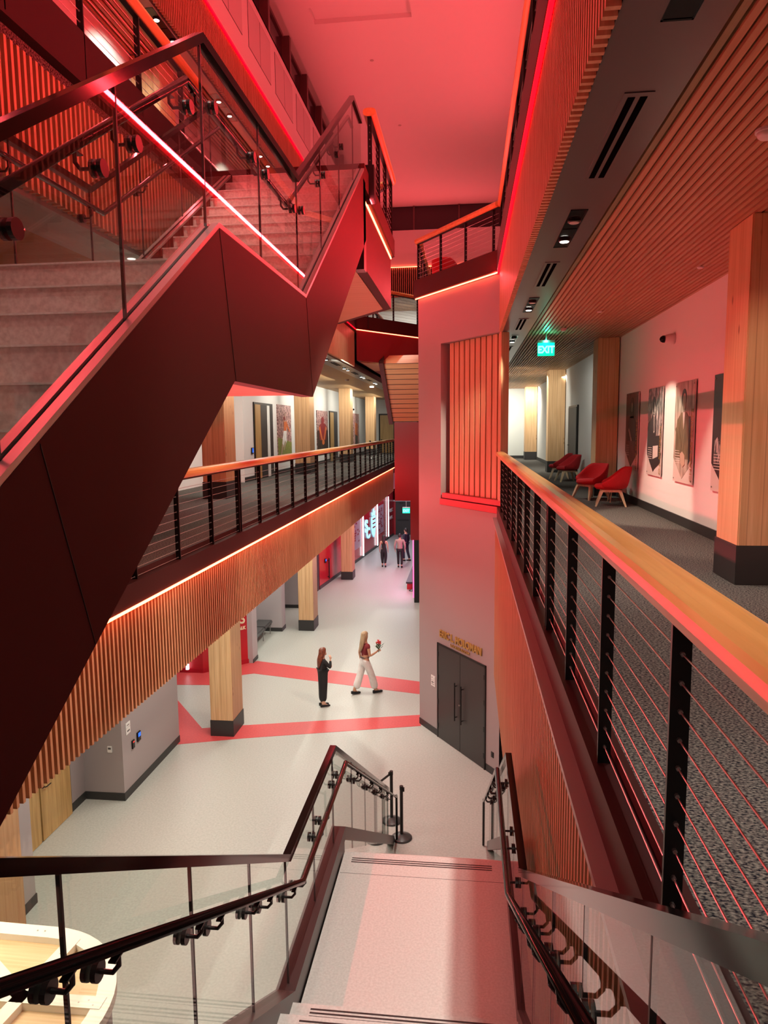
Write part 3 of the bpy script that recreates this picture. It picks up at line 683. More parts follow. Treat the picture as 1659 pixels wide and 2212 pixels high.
def xflare(x, y): return x + (0 if y < 5.7 else (y - 5.7) / 6.2 * (-0.20 if x < -0.5 else 0.05))
def glass_guard(label, path, hg, breaks, topw=0.05, toph=0.05, xfn=None, hr=None, brk=None, foot=0.08, tm='blackgloss', inward=1):
    """path: (x,y,ztop) corners of the top rail; panels hang below down to zfoot(y); breaks: y of joints"""
    t = thing('glass_balustrade', label, 'glass balustrade', path[len(path) // 2])
    iv = Matrix.Translation(-Vector(path[len(path) // 2]))
    def P(y):
        for a, b in zip(path, path[1:]):
            if a[1] - 1e-6 <= y <= b[1] + 1e-6:
                f = (y - a[1]) / (b[1] - a[1]); return Vector((a[0] + (b[0] - a[0]) * f, y, a[2] + (b[2] - a[2]) * f))
        return Vector(path[-1])
    bm = nb()
    for a, b in zip(path, path[1:]): vbeam(bm, a, b, topw, toph)
    bm.transform(iv); obj('top_rail', bm, tm, t)
    ys = sorted(set([path[0][1], path[-1][1]] + list(breaks)))
    kinks = [p[1] for p in path[1:-1]]
    for a, b in zip(ys, ys[1:]):
        seq = [a + 0.006] + [k for k in kinks if a + 0.01 < k < b - 0.01] + [b - 0.006]
        bm = nb()
        top = [P(y) for y in seq]; 
        for sx in (-0.006, 0.006): pass
        L0 = [bm.verts.new(p + Vector((-0.006, 0, -0.01))) for p in top]; L1 = [bm.verts.new(p + Vector((0.006, 0, -0.01))) for p in top]
        H0 = [bm.verts.new(p + Vector((-0.006, 0, -hg))) for p in top]; H1 = [bm.verts.new(p + Vector((0.006, 0, -hg))) for p in top]
        for i in range(len(seq) - 1):
            bm.faces.new((L0[i], L0[i + 1], H0[i + 1], H0[i])); bm.faces.new((L1[i], L1[i + 1], H1[i + 1], H1[i]))
            bm.faces.new((H0[i], H0[i + 1], H1[i + 1], H1[i])); bm.faces.new((L0[i], L0[i + 1], L1[i + 1], L1[i]))
        bm.faces.new((L0[0], L1[0], H1[0], H0[0])); bm.faces.new((L0[-1], L1[-1], H1[-1], H0[-1]))
        bm.transform(iv); g = obj('glass_panel', bm, 'glass', t)
        if b != ys[-1]:
            p = P(b); obj('panel_joint', B(p.x - 0.0065, p.x + 0.0065, b - 0.005, b + 0.005, p.z - hg, p.z - 0.01, mtx=iv), 'base', g)
    if hr:
        bm = nb(); dx, pts = hr
        tube(bm, [Vector((q[0], q[1], q[2])) for q in pts], 0.021, 12); bm.transform(iv); h = obj('handrail', bm, tm, t, smooth=True)
        def H(y):
            for a, b in zip(pts, pts[1:]):
                if a[1] - 1e-6 <= y <= b[1] + 1e-6 and b[1] > a[1]:
                    f = (y - a[1]) / (b[1] - a[1]); return Vector((a[0] + (b[0] - a[0]) * f, y, a[2] + (b[2] - a[2]) * f))
            return Vector(pts[-1])
        for y in (brk or []):
            a = H(y); g = P(y); bm = nb(); s = 1 if g.x > a.x else -1
            gx = g.x
            tube(bm, [(a.x, y, a.z - 0.015), (a.x, y, a.z - 0.06), (a.x + s * 0.02, y, a.z - 0.085), (gx, y, a.z - 0.085)], 0.008, 8)
            tube(bm, [(gx - 0.024, y, a.z - 0.085), (gx - 0.007, y, a.z - 0.085)], 0.033, 16)
            tube(bm, [(gx + 0.007, y, a.z - 0.085), (gx + 0.024, y, a.z - 0.085)], 0.033, 16)
            box(bm, a.x - 0.012, a.x + 0.012, y - 0.04, y + 0.04, a.z - 0.024, a.z - 0.018)
            bm.transform(iv); obj('bracket', bm, 'black', h, smooth=False)
    return t
XL = -1.12
pathL = [(XL, 0.75, 6.82), (XL, 4.10, 4.72), (XL, 5.66, 4.72), (xflare(XL, 11.2), 11.2, 1.42)]
hrL = (0, [(-1.035, 0.6, 6.60), (-1.035, 4.14, 4.535), (-1.035, 5.78, 4.535), (xflare(-1.035, 11.9), 11.9, 0.90), (xflare(-1.035, 12.0), 12.0, 0.88), (xflare(-1.035, 12.0), 12.01, 0.02)])
glass_guard('glass balustrade with black handrail on the left of the descending stair', pathL, 0.93, (1.72, 2.60, 3.35, 4.05, 4.85, 5.60, 6.75, 7.9, 9.0, 10.1), hr=hrL,
            brk=(1.62, 1.86, 2.5, 2.72, 3.22, 3.45, 3.95, 4.22, 4.78, 5.0, 5.55, 5.72, 6.6, 6.85, 7.8, 8.0, 8.9, 9.1, 10.0, 10.2, 11.0))
XR = 0.345
pathR = [(XR, 0.45, 7.01), (XR, 4.10, 4.72), (XR, 5.66, 4.72), (xflare(XR, 11.2), 11.2, 1.42)]
hrR = (0, [(0.26, 0.5, 6.66), (0.26, 4.14, 4.535), (0.26, 5.78, 4.535), (xflare(0.26, 11.9), 11.9, 0.90), (xflare(0.26, 12.0), 12.0, 0.88), (xflare(0.26, 12.0), 12.01, 0.02)])
glass_guard('glass balustrade at the right of the descending stair, against the slat wall', pathR, 0.93, (1.25, 1.95, 2.65, 3.35, 4.05, 4.85, 5.60, 6.75, 7.9, 9.0, 10.1), hr=hrR,
            brk=(1.15, 1.40, 1.85, 2.05, 2.55, 2.75, 3.22, 3.45, 3.95, 4.4, 4.78, 5.0, 5.72, 6.6, 6.85, 7.8, 8.0, 8.9, 9.1, 10.0, 10.2), tm='blackgloss')

# ================================================================ UP STAIR (switching flights on the left)
t = thing('staircase', 'large dark brown stair with glass sides rising to the upper footbridge', 'staircase', (-2.1, 4.8, 8.3))
iv = Matrix.Translation((2.1, -4.8, -8.3))
outer = [(0.0, 6.08), (3.76, 8.46), (5.80, 8.46), (9.25, 10.62), (9.35, 10.62), (9.35, 9.80), (5.97, 7.675), (3.93, 7.675), (0.25, 5.36), (0.0, 5.36)]
bm = prismX(nb(), outer, -1.40, -1.30); bm.transform(iv); obj('stringer', bm, 'brown', t)
bm = prismX(nb(), outer, -3.12, -3.02); bm.transform(iv); obj('stringer', bm, 'brown', t)
bm = prismX(nb(), [(0.0, 5.52), (3.9, 7.75), (5.95, 7.75), (9.35, 9.9), (9.35, 9.82), (5.97, 7.69), (3.93, 7.69), (0.0, 5.44)], -3.02, -1.40); bm.transform(iv); obj('soffit', bm, 'plank', t)
# fine seams between the steel sheets of the outer face
bm = nb()
for (a, b) in (((3.76, 8.45), (3.95, 7.68)), ((5.80, 8.45), (5.97, 7.68)), ((2.05, 7.36), (2.3, 6.66))):
    vbeam(bm, (-1.299, a[0], a[1]), (-1.299, b[0] + 0.0001, b[1]), 0.003, 0.01)
bm.transform(iv); obj('seam', bm, 'black', t)
# metal shoe channel on top of the stringers
bm = nb()
for x0 in (-1.40, -3.12):
    for (a, b) in (((0.0, 6.09), (3.76, 8.47)), ((3.76, 8.47), (5.80, 8.47)), ((5.80, 8.47), (9.25, 10.63))):
        vbeam(bm, (x0 + 0.02, a[0], a[1]), (x0 + 0.02, b[0], b[1]), 0.04, 0.03); vbeam(bm, (x0 + 0.08, a[0], a[1]), (x0 + 0.08, b[0], b[1]), 0.04, 0.03)
bm.transform(iv); obj('glazing_shoe', bm, 'steel', t)
pts = [(3.72, 8.30)]; bm = nb()
y = 3.72; z = 8.30; prof = [(5.88, 8.30), (3.72, 8.30)]
for k in range(13):
    z -= 0.1786; prof.append((y, z)); y -= 0.285; prof.append((y, z))
prof += [(y, z - 0.2), (3.72, 7.80), (5.88, 7.80)]
prismX(bm, prof, -3.02, -1.40)
prof = [(5.88, 8.30)]; y = 5.88; z = 8.30
for k in range(13):
    z += 0.1808; prof.append((y, z)); y += 0.285 if k < 12 else 0.05; prof.append((y, z))
prof += [(y, z - 0.3), (6.0, 7.95), (5.88, 7.8)]
prismX(bm, prof, -3.02, -1.40)
bm.transform(iv); obj('steps', bm, 'stonedark', t)
bm = nb(); y = 3.72; z = 8.30
for k in range(13):
    box(bm, -3.02, -1.40, y - 0.012, y + 0.004, z - 0.006, z + 0.003, mtx=iv); y -= 0.285; z -= 0.1786
y = 5.88; z = 8.30
for k in range(13):
    z += 0.1808; box(bm, -3.02, -1.40, y - 0.006, y + 0.004, z - 0.006, z + 0.003, mtx=iv); y += 0.285
obj('nosing_strips', bm, 'stone', t)
pathU = [(-1.35, 0.9, 7.53), (-1.35, 3.69, 9.36), (-1.35, 5.74, 9.36), (-1.35, 8.65, 11.22), (-1.35, 9.3, 11.22)]
hrU = (0, [(-1.44, 0.9, 7.33), (-1.44, 3.72, 9.18), (-1.44, 5.78, 9.18), (-1.44, 8.9, 11.12), (-1.44, 9.2, 11.12)])
glass_guard('tall glass balustrade of the rising stair, nearest the camera', pathU, 0.91, (1.92, 2.75, 3.69, 4.7, 5.74, 6.7, 7.7, 8.65), hr=hrU, brk=(1.8, 2.05, 2.6, 2.9, 3.5, 3.85, 4.55, 4.85, 5.6, 5.9, 6.6, 6.85, 7.55, 7.85))
pathV = [(-3.07, 0.9, 7.53), (-3.07, 3.69, 9.36), (-3.07, 5.74, 9.36), (-3.07, 8.65, 11.22), (-3.07, 9.3, 11.22)]
hrV = (0, [(-2.98, 0.9, 7.33), (-2.98, 3.72, 9.18), (-2.98, 5.78, 9.18), (-2.98, 8.9, 11.12), (-2.98, 9.2, 11.12)])
glass_guard('far-side glass balustrade of the rising stair, next to the orange slats', pathV, 0.91, (1.92, 2.75, 3.69, 4.7, 5.74, 6.7, 7.7, 8.65), hr=hrV, brk=(4.55, 5.6, 6.6, 7.55))

# ================================================================ DOORS
def emp(name, parent, loc=(0, 0, 0)):
    o = bpy.data.objects.new(name, None); COL.objects.link(o); o.parent = parent; o.location = loc; o.empty_display_size = 0.1; return o
# double door of the grey wall
org = gw(1.85, 0, 0); T0 = Matrix.Translation(-org)
bm = gwbox(nb(), 0.87, 2.83, 0.0, 0.03, 2.30, 2.34); gwbox(bm, 0.87, 0.91, 0.0, 0.03, 0, 2.34); gwbox(bm, 2.79, 2.83, 0.0, 0.03, 0, 2.34); gwbox(bm, 0.9, 2.8, 0.0, 0.004, 0.0, 2.31)
d1 = struct('door_1', bm, 'black')
for (a, b, hs) in ((0.915, 1.843, 0.915), (1.857, 2.785, 2.785)):
    bm = gwbox(nb(), a, b, 0.004, 0.022, 0.01, 2.295); lf = obj('door_leaf', bm, 'dgrey', d1)
    hx = 1.72 if a < 1 else 1.98
    bm = nb(); tube(bm, [gw(hx, 0.085, 0.72), gw(hx, 0.085, 1.62)], 0.016, 10)
    for z in (0.80, 1.54): tube(bm, [gw(hx, 0.02, z), gw(hx, 0.085, z)], 0.011, 8)
    obj('pull_handle', bm, 'black', lf)
    for z in (0.25, 0.85, 1.45, 2.02):
        bm = gwbox(nb(), hs - 0.018, hs + 0.018, 0.02, 0.034, z, z + 0.11); obj('hinge', bm, 'black', lf)
obj('lock_cylinder', tube(nb(), [gw(1.845, 0.02, 1.12), gw(1.845, 0.045, 1.12)], 0.018, 12), 'steel', d1)
def sign_text(parent, s, size, p, xd, mat_, **k): return text(s, size, frame(p, xd), mat_, 'lettering', parent, **k)
t = thing('wall_lettering', 'gold raised lettering above the black double doors', 'lettering', gw(1.85, 0.01, 2.6)); iv = -gw(1.85, 0.01, 2.6)
sign_text(t, 'ERIC L. HOLOMAN', 0.235, gw(1.83, 0.02, 2.52) + iv, DA, 'gold', depth=0.03, align='CENTER', sx=0.86, bold=0.006)
sign_text(t, 'LOCKER ROOM', 0.095, gw(1.83, 0.02, 2.395) + iv, DA, 'gold', depth=0.02, align='CENTER', sx=1.15)
t = thing('room_sign', 'small white room sign left of the black double doors', 'sign', gw(0.66, 0.0, 1.25)); T0 = Matrix.Translation(-gw(0.66, 0, 1.25))
bm = gwbox(nb(), 0.57, 0.75, 0.001, 0.012, 1.34, 1.45); gwbox(bm, 0.57, 0.75, 0.001, 0.012, 1.19, 1.33); bm.transform(T0); obj('plate', bm, 'signw', t)
bm = nb()
for (a, b, z0, z1) in ((0.60, 0.64, 1.39, 1.405), (0.70, 0.72, 1.375, 1.39), (0.60, 0.66, 1.27, 1.30), (0.67, 0.72, 1.285, 1.30), (0.60, 0.72, 1.235, 1.245)): gwbox(bm, a, b, 0.012, 0.014, z0, z1)
bm.transform(T0); obj('print', bm, 'ink', t)
t = thing('wall_outlet', 'black outlet low on the grey wall right of the double doors', 'outlet', gw(3.08, 0, 0.45)); T0 = Matrix.Translation(-gw(3.08, 0, 0.45))
bm = gwbox(nb(), 3.03, 3.12, 0.001, 0.012, 0.39, 0.51); bm.transform(T0); obj('plate', bm, 'black', t)
bm = gwbox(nb(), 3.055, 3.095, 0.012, 0.02, 0.41, 0.445); gwbox(bm, 3.055, 3.095, 0.012, 0.02, 0.46, 0.495); bm.transform(T0); obj('socket', bm, 'dgrey', t)

# wooden double doors in the left recess
d2 = struct('door_2', B(-7.67, -7.655, 10.2, 12.36, 0, 2.45), 'black')
for (a, b) in ((10.24, 11.30), (11.34, 12.30)):
    lf = obj('door_leaf', B(-7.655, -7.62, a, b, 0.01, 2.40, bev=0.004), 'doorwood', d2)
    if a > 11:
        bm = nb(); tube(bm, [(-7.62, a + 0.07, 1.02), (-7.56, a + 0.07, 1.02), (-7.55, a + 0.09, 1.02), (-7.55, a + 0.22, 1.02)], 0.011, 8); tube(bm, [(-7.62, a + 0.07, 1.02), (-7.605, a + 0.07, 1.02)], 0.03, 16)
        obj('lever_handle', bm, 'black', lf); obj('lock', tube(nb(), [(-7.62, a + 0.07, 1.14), (-7.60, a + 0.07, 1.14)], 0.022, 12), 'black', lf)
# corridor end door
d3 = struct('door_3', B(-4.99, -3.93, 49.32, 49.4, 0, 2.42), 'dgrey')
obj('push_bar', B(-4.85, -4.05, 49.25, 49.32, 1.0, 1.08, bev=0.01), 'black', d3)
obj('door_closer', B(-4.7, -4.4, 49.24, 49.32, 2.2, 2.26), 'black', d3)
# left gallery doors
def gdoor(n, y0, y1, z1, leafs):
    d = struct('door_%d' % n, B(-6.83, -6.79, y0, y1, Z2, z1), 'black')
    for (nm, a, b, mt) in leafs: obj(nm, B(-6.79, -6.775, a, b, Z2 + 0.02, z1 - 0.07), mt, d)
    return d
gdoor(4, 22.35, 24.55, 8.30, (('door_leaf', 22.42, 23.02, 'doorwood'), ('dark_opening', 23.04, 23.75, 'base'), ('glass_leaf', 23.78, 24.1, 'white_far'), ('dark_leaf', 24.12, 24.48, 'dgrey')))
gdoor(5, 30.3, 31.35, 8.30, (('dark_opening', 30.36, 31.3, 'base'),))
gdoor(6, 34.98, 37.12, 8.32, (('door_leaf', 35.05, 36.0, 'doorwood'), ('dark_opening', 36.02, 37.05, 'base')))
d = struct('door_7', B(-5.95, -4.85, 47.94, 48.0, Z2, 8.42), 'black'); obj('door_leaf', B(-5.85, -4.95, 47.92, 47.94, Z2, 8.32), 'doorwood', d)
d = struct('door_8', B(3.40, 3.45, 23.0, 24.9, Z2, 8.1), 'black'); obj('dark_leaf', B(3.385, 3.40, 23.06, 24.84, Z2, 8.04), 'base', d)
obj('lever_handle', B(3.33, 3.385, 24.5, 24.62, 6.8, 6.83), 'steel', d)

# ================================================================ WALL PICTURES
def xplate(bm, y0, y1, z0, z1, x0, x1): return box(bm, x0, x1, y0, y1, z0, z1)
def yzpoly(bm, pts, x0, x1): return prismX(bm, pts, x0, x1)
def ell(cy_, cz, ry, rz, n=20, rot=0): return [(cy_ + ry * math.cos(2 * math.pi * k / n) * math.cos(rot) - rz * math.sin(2 * math.pi * k / n) * math.sin(rot), cz + ry * math.cos(2 * math.pi * k / n) * math.sin(rot) + rz * math.sin(2 * math.pi * k / n) * math.cos(rot)) for k in range(n)]
M['sepia'] = noise_mat('sepia_print', (0.22, 0.16, 0.12), (0.60, 0.52, 0.45), (1, 5, 1.0), 3, 5, 0.35)
M['greyprint'] = noise_mat('grey_print', (0.03, 0.025, 0.025), (0.62, 0.58, 0.56), (1, 7, 1.2), 3, 6, 0.35, lo=0.46, hi=0.56, distort=1.5)
M['darkprint'] = noise_mat('dark_print', (0.05, 0.02, 0.02), (0.16, 0.07, 0.06), (1, 5, 1.5), 3, 5, 0.35)
M['olive'] = noise_mat('olive_print', (0.09, 0.065, 0.035), (0.20, 0.15, 0.085), (1, 6, 1.5), 3, 4, 0.35)
M['photoskin'] = mat('print_skin', (0.50, 0.36, 0.27), 0.35)
M['photodark'] = mat('print_dark', (0.03, 0.02, 0.02), 0.35)
M['photopale'] = mat('print_pale', (0.66, 0.60, 0.56), 0.35)
M['crowd'] = noise_mat('crowd_print', (0.13, 0.02, 0.025), (0.72, 0.45, 0.42), (1, 1, 1), 16, 5, 0.4, lo=0.40, hi=0.60)
M['grassprint'] = noise_mat('grass_print', (0.20, 0.22, 0.05), (0.32, 0.34, 0.10), (1, 1, 1), 20, 4, 0.4)
M['orangeprint'] = mat('orange_print', (0.65, 0.15, 0.04), 0.4)
M['maroonprint'] = mat('maroon_print', (0.25, 0.01, 0.02), 0.4)
def banner(y0, y1, label, ground, figs, name, numtxt=None):
    """tall acrylic picture on the right wall, 1.6 m high, with a pointed-bottom print"""
    c = Vector((3.45, (y0 + y1) / 2, 7.3)); t = thing('wall_picture', label, 'picture', c, 0, None)
    w_ = (y1 - y0) / 2; bm = nb(); xplate(bm, -w_, w_, -0.80, 0.80, -0.035, -0.020); obj('panel', bm, 'photopale', t)
    bm = yzpoly(nb(), [(w_, 0.80), (w_, -0.42), (0.02, -0.74), (-w_, -0.45), (-w_, 0.80)], -0.038, -0.035); obj('photo_print', bm, ground, t)
    for (nm, mt, pts, lay) in figs:
        obj(nm, yzpoly(nb(), pts, -0.038 - 0.0015 * lay - 0.001, -0.038 - 0.0015 * (lay - 1)), mt, t)
    text(name, 0.115, frame((-0.047, -w_ + 0.02, -0.76), (0, 0, 1), (0, 1, 0)), 'gold', 'lettering', t, depth=0.003, sx=1.3)
    bm = nb()
    for (yy, zz) in ((-w_ + 0.05, 0.75), (w_ - 0.05, 0.75), (-w_ + 0.05, -0.75), (w_ - 0.05, -0.75)): tube(bm, [(-0.001, yy, zz), (-0.045, yy, zz)], 0.012, 8)
    obj('standoff', bm, 'steel', t)
    bm = nb()
    for k in range(6): xplate(bm, w_ * 0.25, w_ * 0.8, -0.40 - k * 0.04 + 0.1, -0.39 - k * 0.04 + 0.1, -0.0435, -0.041)
    obj('caption_lines', bm, 'photopale', t)
def lim(a, b, w1, w2):
    d = Vector((b[0] - a[0], b[1] - a[1])); n_ = Vector((-d.y, d.x)).normalized()
    return [(a[0] + n_.x * w1, a[1] + n_.y * w1), (b[0] + n_.x * w2, b[1] + n_.y * w2), (b[0] - n_.x * w2, b[1] - n_.y * w2), (a[0] - n_.x * w1, a[1] - n_.y * w1)]
TORSO = [(0.40, -0.42), (0.42, -0.05), (0.36, 0.20), (0.14, 0.32), (-0.12, 0.32), (-0.34, 0.20), (-0.40, -0.05), (-0.38, -0.42)]
banner(14.95, 16.05, 'dark maroon picture, farthest of the four on the right wall, behind the armchair', 'darkprint', [
    ('figure_hair', 'photodark', [(0.16, 0.60), (0.08, 0.70), (-0.06, 0.70), (-0.15, 0.60), (-0.20, 0.28), (0.20, 0.28)], 1), ('figure', 'photodark', TORSO, 1), ('figure_face', 'sepia', ell(0.0, 0.50, 0.07, 0.10), 2),
    ('arm', 'sepia', lim((0.25, 0.05), (-0.05, -0.22), 0.035, 0.03), 2), ('pedestal', 'darkprint', [(0.35, -0.42), (0.35, -0.2), (-0.38, -0.2), (-0.38, -0.42)], 3)], 'MIKE GARRETT')
banner(13.15, 14.15, 'black-and-white picture in the white spotlight on the right wall', 'greyprint', [
    ('figure', 'photodark', [(0.46, -0.40), (0.46, 0.15), (0.25, 0.24), (0.12, 0.34), (-0.02, 0.30), (-0.12, 0.10), (-0.16, -0.42)], 1), ('figure_head', 'photodark', ell(0.06, 0.50, 0.10, 0.15), 1), ('figure_face', 'photopale', [(0.02, 0.55), (-0.03, 0.45), (0.0, 0.34), (0.05, 0.40)], 2),
    ('shirt', 'photopale', [(0.08, 0.32), (0.0, 0.30), (-0.02, 0.0), (0.04, -0.02)], 2), ('tie', 'photodark', [(0.05, 0.28), (0.02, 0.28), (0.0, 0.02), (0.03, 0.02)], 3), ('desk', 'photodark', [(0.46, -0.42), (0.46, -0.10), (-0.40, -0.06), (-0.46, -0.55), (0.02, -0.72)], 2), ('notice', 'photopale', [(0.05, -0.50), (0.05, -0.26), (-0.30, -0.24), (-0.30, -0.44)], 3)], 'O.J. SIMPSON')
banner(11.35, 12.37, 'sepia picture of a person in an olive jacket on the right wall', 'sepia', [
    ('figure', 'olive', TORSO, 1), ('figure_head', 'photodark', ell(0.02, 0.54, 0.13, 0.15), 1), ('figure_face', 'photoskin', ell(0.0, 0.49, 0.09, 0.13), 2), ('shirt', 'photopale', [(0.06, 0.32), (-0.06, 0.32), (-0.01, 0.05)], 2),
    ('sleeve', 'olive', lim((0.36, 0.10), (0.05, -0.38), 0.09, 0.06), 3), ('figure_hands', 'photoskin', [(0.12, -0.34), (0.02, -0.30), (-0.12, -0.36), (-0.14, -0.50), (-0.02, -0.56), (0.10, -0.48)], 4), ('chair_edge', 'photodark', [(-0.28, 0.25), (-0.34, 0.25), (-0.38, -0.44), (-0.30, -0.5)], 3)], 'CHARLES WHITE')
banner(9.45, 10.5, 'near-black picture partly hidden by the nearest wooden column on the right', 'photodark', [('figure', 'greyprint', [(0.45, -0.40), (0.40, -0.10), (0.30, -0.05), (0.15, -0.2), (-0.3, -0.40)], 1)], 'MARCUS ALLEN')
def gallerypic(y0, y1, z0, z1, label, parts):
    c = Vector((-6.83, (y0 + y1) / 2, (z0 + z1) / 2)); t = thing('player_picture', label, 'picture', c)
    w_ = (y1 - y0) / 2; h_ = (z1 - z0) / 2
    obj('panel', xplate(nb(), -w_, w_, -h_, h_, 0.004, 0.03), 'crowd', t)
    for i, (nm, mt, pts) in enumerate(parts):
        pts = [(p[0] * w_, p[1] * h_) for p in pts]; obj(nm, yzpoly(nb(), pts, 0.03 + 0.001 * i, 0.034 + 0.001 * i), mt, t)
def limb(a, b, w1, w2):
    dx, dz = b[0] - a[0], b[1] - a[1]; L = math.hypot(dx, dz * 1.0); nx, nz = -dz / L, dx / L
    return [(a[0] + nx * w1, a[1] + nz * w1 * 0.5), (b[0] + nx * w2, b[1] + nz * w2 * 0.5), (b[0] - nx * w2, b[1] - nz * w2 * 0.5), (a[0] - nx * w1, a[1] - nz * w1 * 0.5)]
gallerypic(25.2, 27.2, 6.25, 8.32, 'picture of a leaping football player on green turf, left gallery', [
    ('turf', 'grassprint', [(-1, -1), (1, -1), (1, -0.35), (-1, -0.15)]), ('trousers', 'whitecloth', limb((0.05, 0.1), (-0.35, -0.45), 0.22, 0.14)), ('trousers', 'whitecloth', limb((0.05, 0.1), (0.1, -0.35), 0.22, 0.12)),
    ('leg', 'photoskin', limb((-0.35, -0.4), (-0.65, -0.85), 0.12, 0.08)), ('leg', 'photoskin', limb((0.1, -0.3), (-0.2, -0.6), 0.11, 0.07)),
    ('jersey', 'orangeprint', [(-0.18, 0.08), (0.22, 0.08), (0.28, 0.42), (-0.12, 0.46)]), ('arm', 'orangeprint', limb((0.2, 0.38), (0.7, 0.05), 0.1, 0.06)), ('arm', 'photoskin', limb((0, 0.4), (0.05, 0.72), 0.09, 0.06)), ('helmet', 'maroonprint', ell(-0.05, 0.52, 0.13, 0.075))])
gallerypic(32.0, 34.55, 6.25, 8.28, 'picture of a football player with hands folded, beside the half-open door', [
    ('ground', 'photodark', [(-1, -1), (1, -1), (1, 0.1), (-1, 0.1)]), ('jersey', 'maroonprint', [(-0.6, -0.35), (0.6, -0.35), (0.7, 0.30), (0.3, 0.42), (-0.3, 0.42), (-0.7, 0.30)]),
    ('arm', 'orangeprint', limb((0.6, 0.25), (0.2, -0.35), 0.14, 0.1)), ('arm', 'orangeprint', limb((-0.6, 0.25), (-0.1, -0.4), 0.14, 0.1)), ('trousers', 'photodark', [(-0.5, -1), (0.5, -1), (0.55, -0.35), (-0.55, -0.35)]),
    ('helmet', 'maroonprint', ell(0, 0.56, 0.26, 0.17)), ('glove', 'orangeprint', ell(0.05, -0.45, 0.22, 0.12))])
gallerypic(42.5, 44.7, 6.25, 8.35, 'small far picture on the left gallery, before the last column', [('figure', 'orangeprint', [(-0.5, -0.2), (0.4, -0.3), (0.5, 0.4), (-0.4, 0.5)]), ('figure_legs', 'photodark', [(-0.4, -1), (0.4, -1), (0.4, -0.3), (-0.5, -0.2)])])

t = thing('wall_board', 'long pale blue-grey board on the white upper left wall', 'wall board', (-6.15, 12.6, 12.9)); obj('board', B(0.001, 0.03, -1.4, 1.4, -0.6, 0.55), 'board', t); obj('rim', B(0.001, 0.04, -1.42, 1.42, 0.55, 0.58), 'steel', t)
# ================================================================ SMALL WALL DEVICES
def device(name, label, cat, loc, parts, rotz=0):
    t = thing(name, label, cat, loc, rotz)
    for (nm, bm, mt) in parts: obj(nm, bm, mt, t)
    return t
device('door_sign', 'white two-part door sign on the left grey lobby wall', 'sign', (-6.83, 13.13, 1.43), (('plate', box(box(nb(), 0.001, 0.012, -0.09, 0.09, 0.01, 0.11), 0.001, 0.012, -0.09, 0.09, -0.13, 0.0), 'signw'), ('print', box(box(nb(), 0.012, 0.014, -0.05, 0.05, 0.05, 0.065), 0.012, 0.014, -0.05, 0.06, -0.08, -0.05), 'ink')))
device('card_reader', 'black card reader with blue light on the left grey wall', 'card reader', (-6.83, 13.55, 1.06), (('body', B(0.001, 0.035, -0.07, 0.07, -0.1, 0.1, bev=0.006), 'black'), ('screen', B(0.035, 0.038, -0.05, 0.05, 0.0, 0.08), 'blue')))
device('alarm_button', 'small black box with red light left of the card reader', 'card reader', (-6.83, 13.30, 1.00), (('body', B(0.001, 0.03, -0.05, 0.05, -0.09, 0.09, bev=0.006), 'black'), ('indicator', B(0.03, 0.033, -0.03, 0.03, 0.04, 0.06), 'redind')))
device('thermostat', 'white thermostat in the left grey recess', 'thermostat', (-7.09, 12.87, 1.08), (('body', B(-0.05, 0.05, -0.025, -0.001, -0.07, 0.07, bev=0.008), 'signw'), ('display', B(-0.03, 0.03, -0.028, -0.024, 0.0, 0.04), 'ink')))
device('light_switch', 'small white switch on the end wall of the right gallery', 'light switch', (1.55, 38.1, 6.95), (('plate', B(-0.06, 0.06, -0.015, -0.001, -0.09, 0.09), 'signw'), ('rocker', B(-0.03, 0.03, -0.02, -0.012, -0.05, 0.05), 'ink')))
device('card_reader', 'card reader with blue light left of the open door, left gallery', 'card reader', (-6.83, 22.1, 6.75), (('body', B(0.001, 0.04, -0.08, 0.08, -0.1, 0.1), 'black'), ('screen', B(0.04, 0.043, -0.05, 0.05, -0.06, 0.08), 'blue')))
def dome_cam(label, loc, rotz):
    t = thing('dome_camera', label, 'security camera', loc, rotz)
    bm = nb(); lathe(bm, [(0.09, 0), (0.09, 0.05), (0.075, 0.12), (0.06, 0.16)], 20); bm.transform(Matrix.Rotation(R(90), 4, 'Y')); obj('housing', bm, 'signw', t, smooth=True)
    bm = nb(); lathe(bm, [(0.062, 0.16), (0.06, 0.19), (0.04, 0.225), (0.012, 0.24)], 20); bm.transform(Matrix.Rotation(R(90), 4, 'Y')); obj('dome', bm, 'blackgloss', t, smooth=True)
dome_cam('white dome camera high on the red-lit right wall', (3.45, 12.7, 8.86), math.pi)
dome_cam('wall camera beside the reddish-brown column, left gallery', (-6.83, 41.6, 8.55), 0)
dome_cam('wall camera in the grey recess beside the left gallery door', (-7.25, 21.3, 7.45), -math.pi / 2)
def detector(label, loc, r=0.07):
    t = thing('smoke_detector', label, 'smoke detector', loc)
    bm = nb(); lathe(bm, [(r * 0.6, -0.06), (r * 0.8, -0.045), (r * 0.85, -0.02)], 20); obj('sensor', bm, 'signw', t, smooth=True)
    bm = nb(); lathe(bm, [(r, -0.02), (r, 0)], 20); obj('base_ring', bm, 'signw', t)
detector('white smoke detector on the slatted ceiling at the right picture edge', (2.04, 5.43, 9.42), 0.08)
detector('white smoke detector beside the exit sign', (1.95, 15.3, 9.42))
detector('smoke detector on the left upper slatted ceiling behind the stair glass', (-5.75, 14.5, 14.22))
detector('smoke detector on the plain wood ceiling of the left gallery', (-5.15, 20.3, 9.36), 0.1)
detector('small detector on the left gallery ceiling farther back', (-4.75, 28.2, 9.36), 0.08)
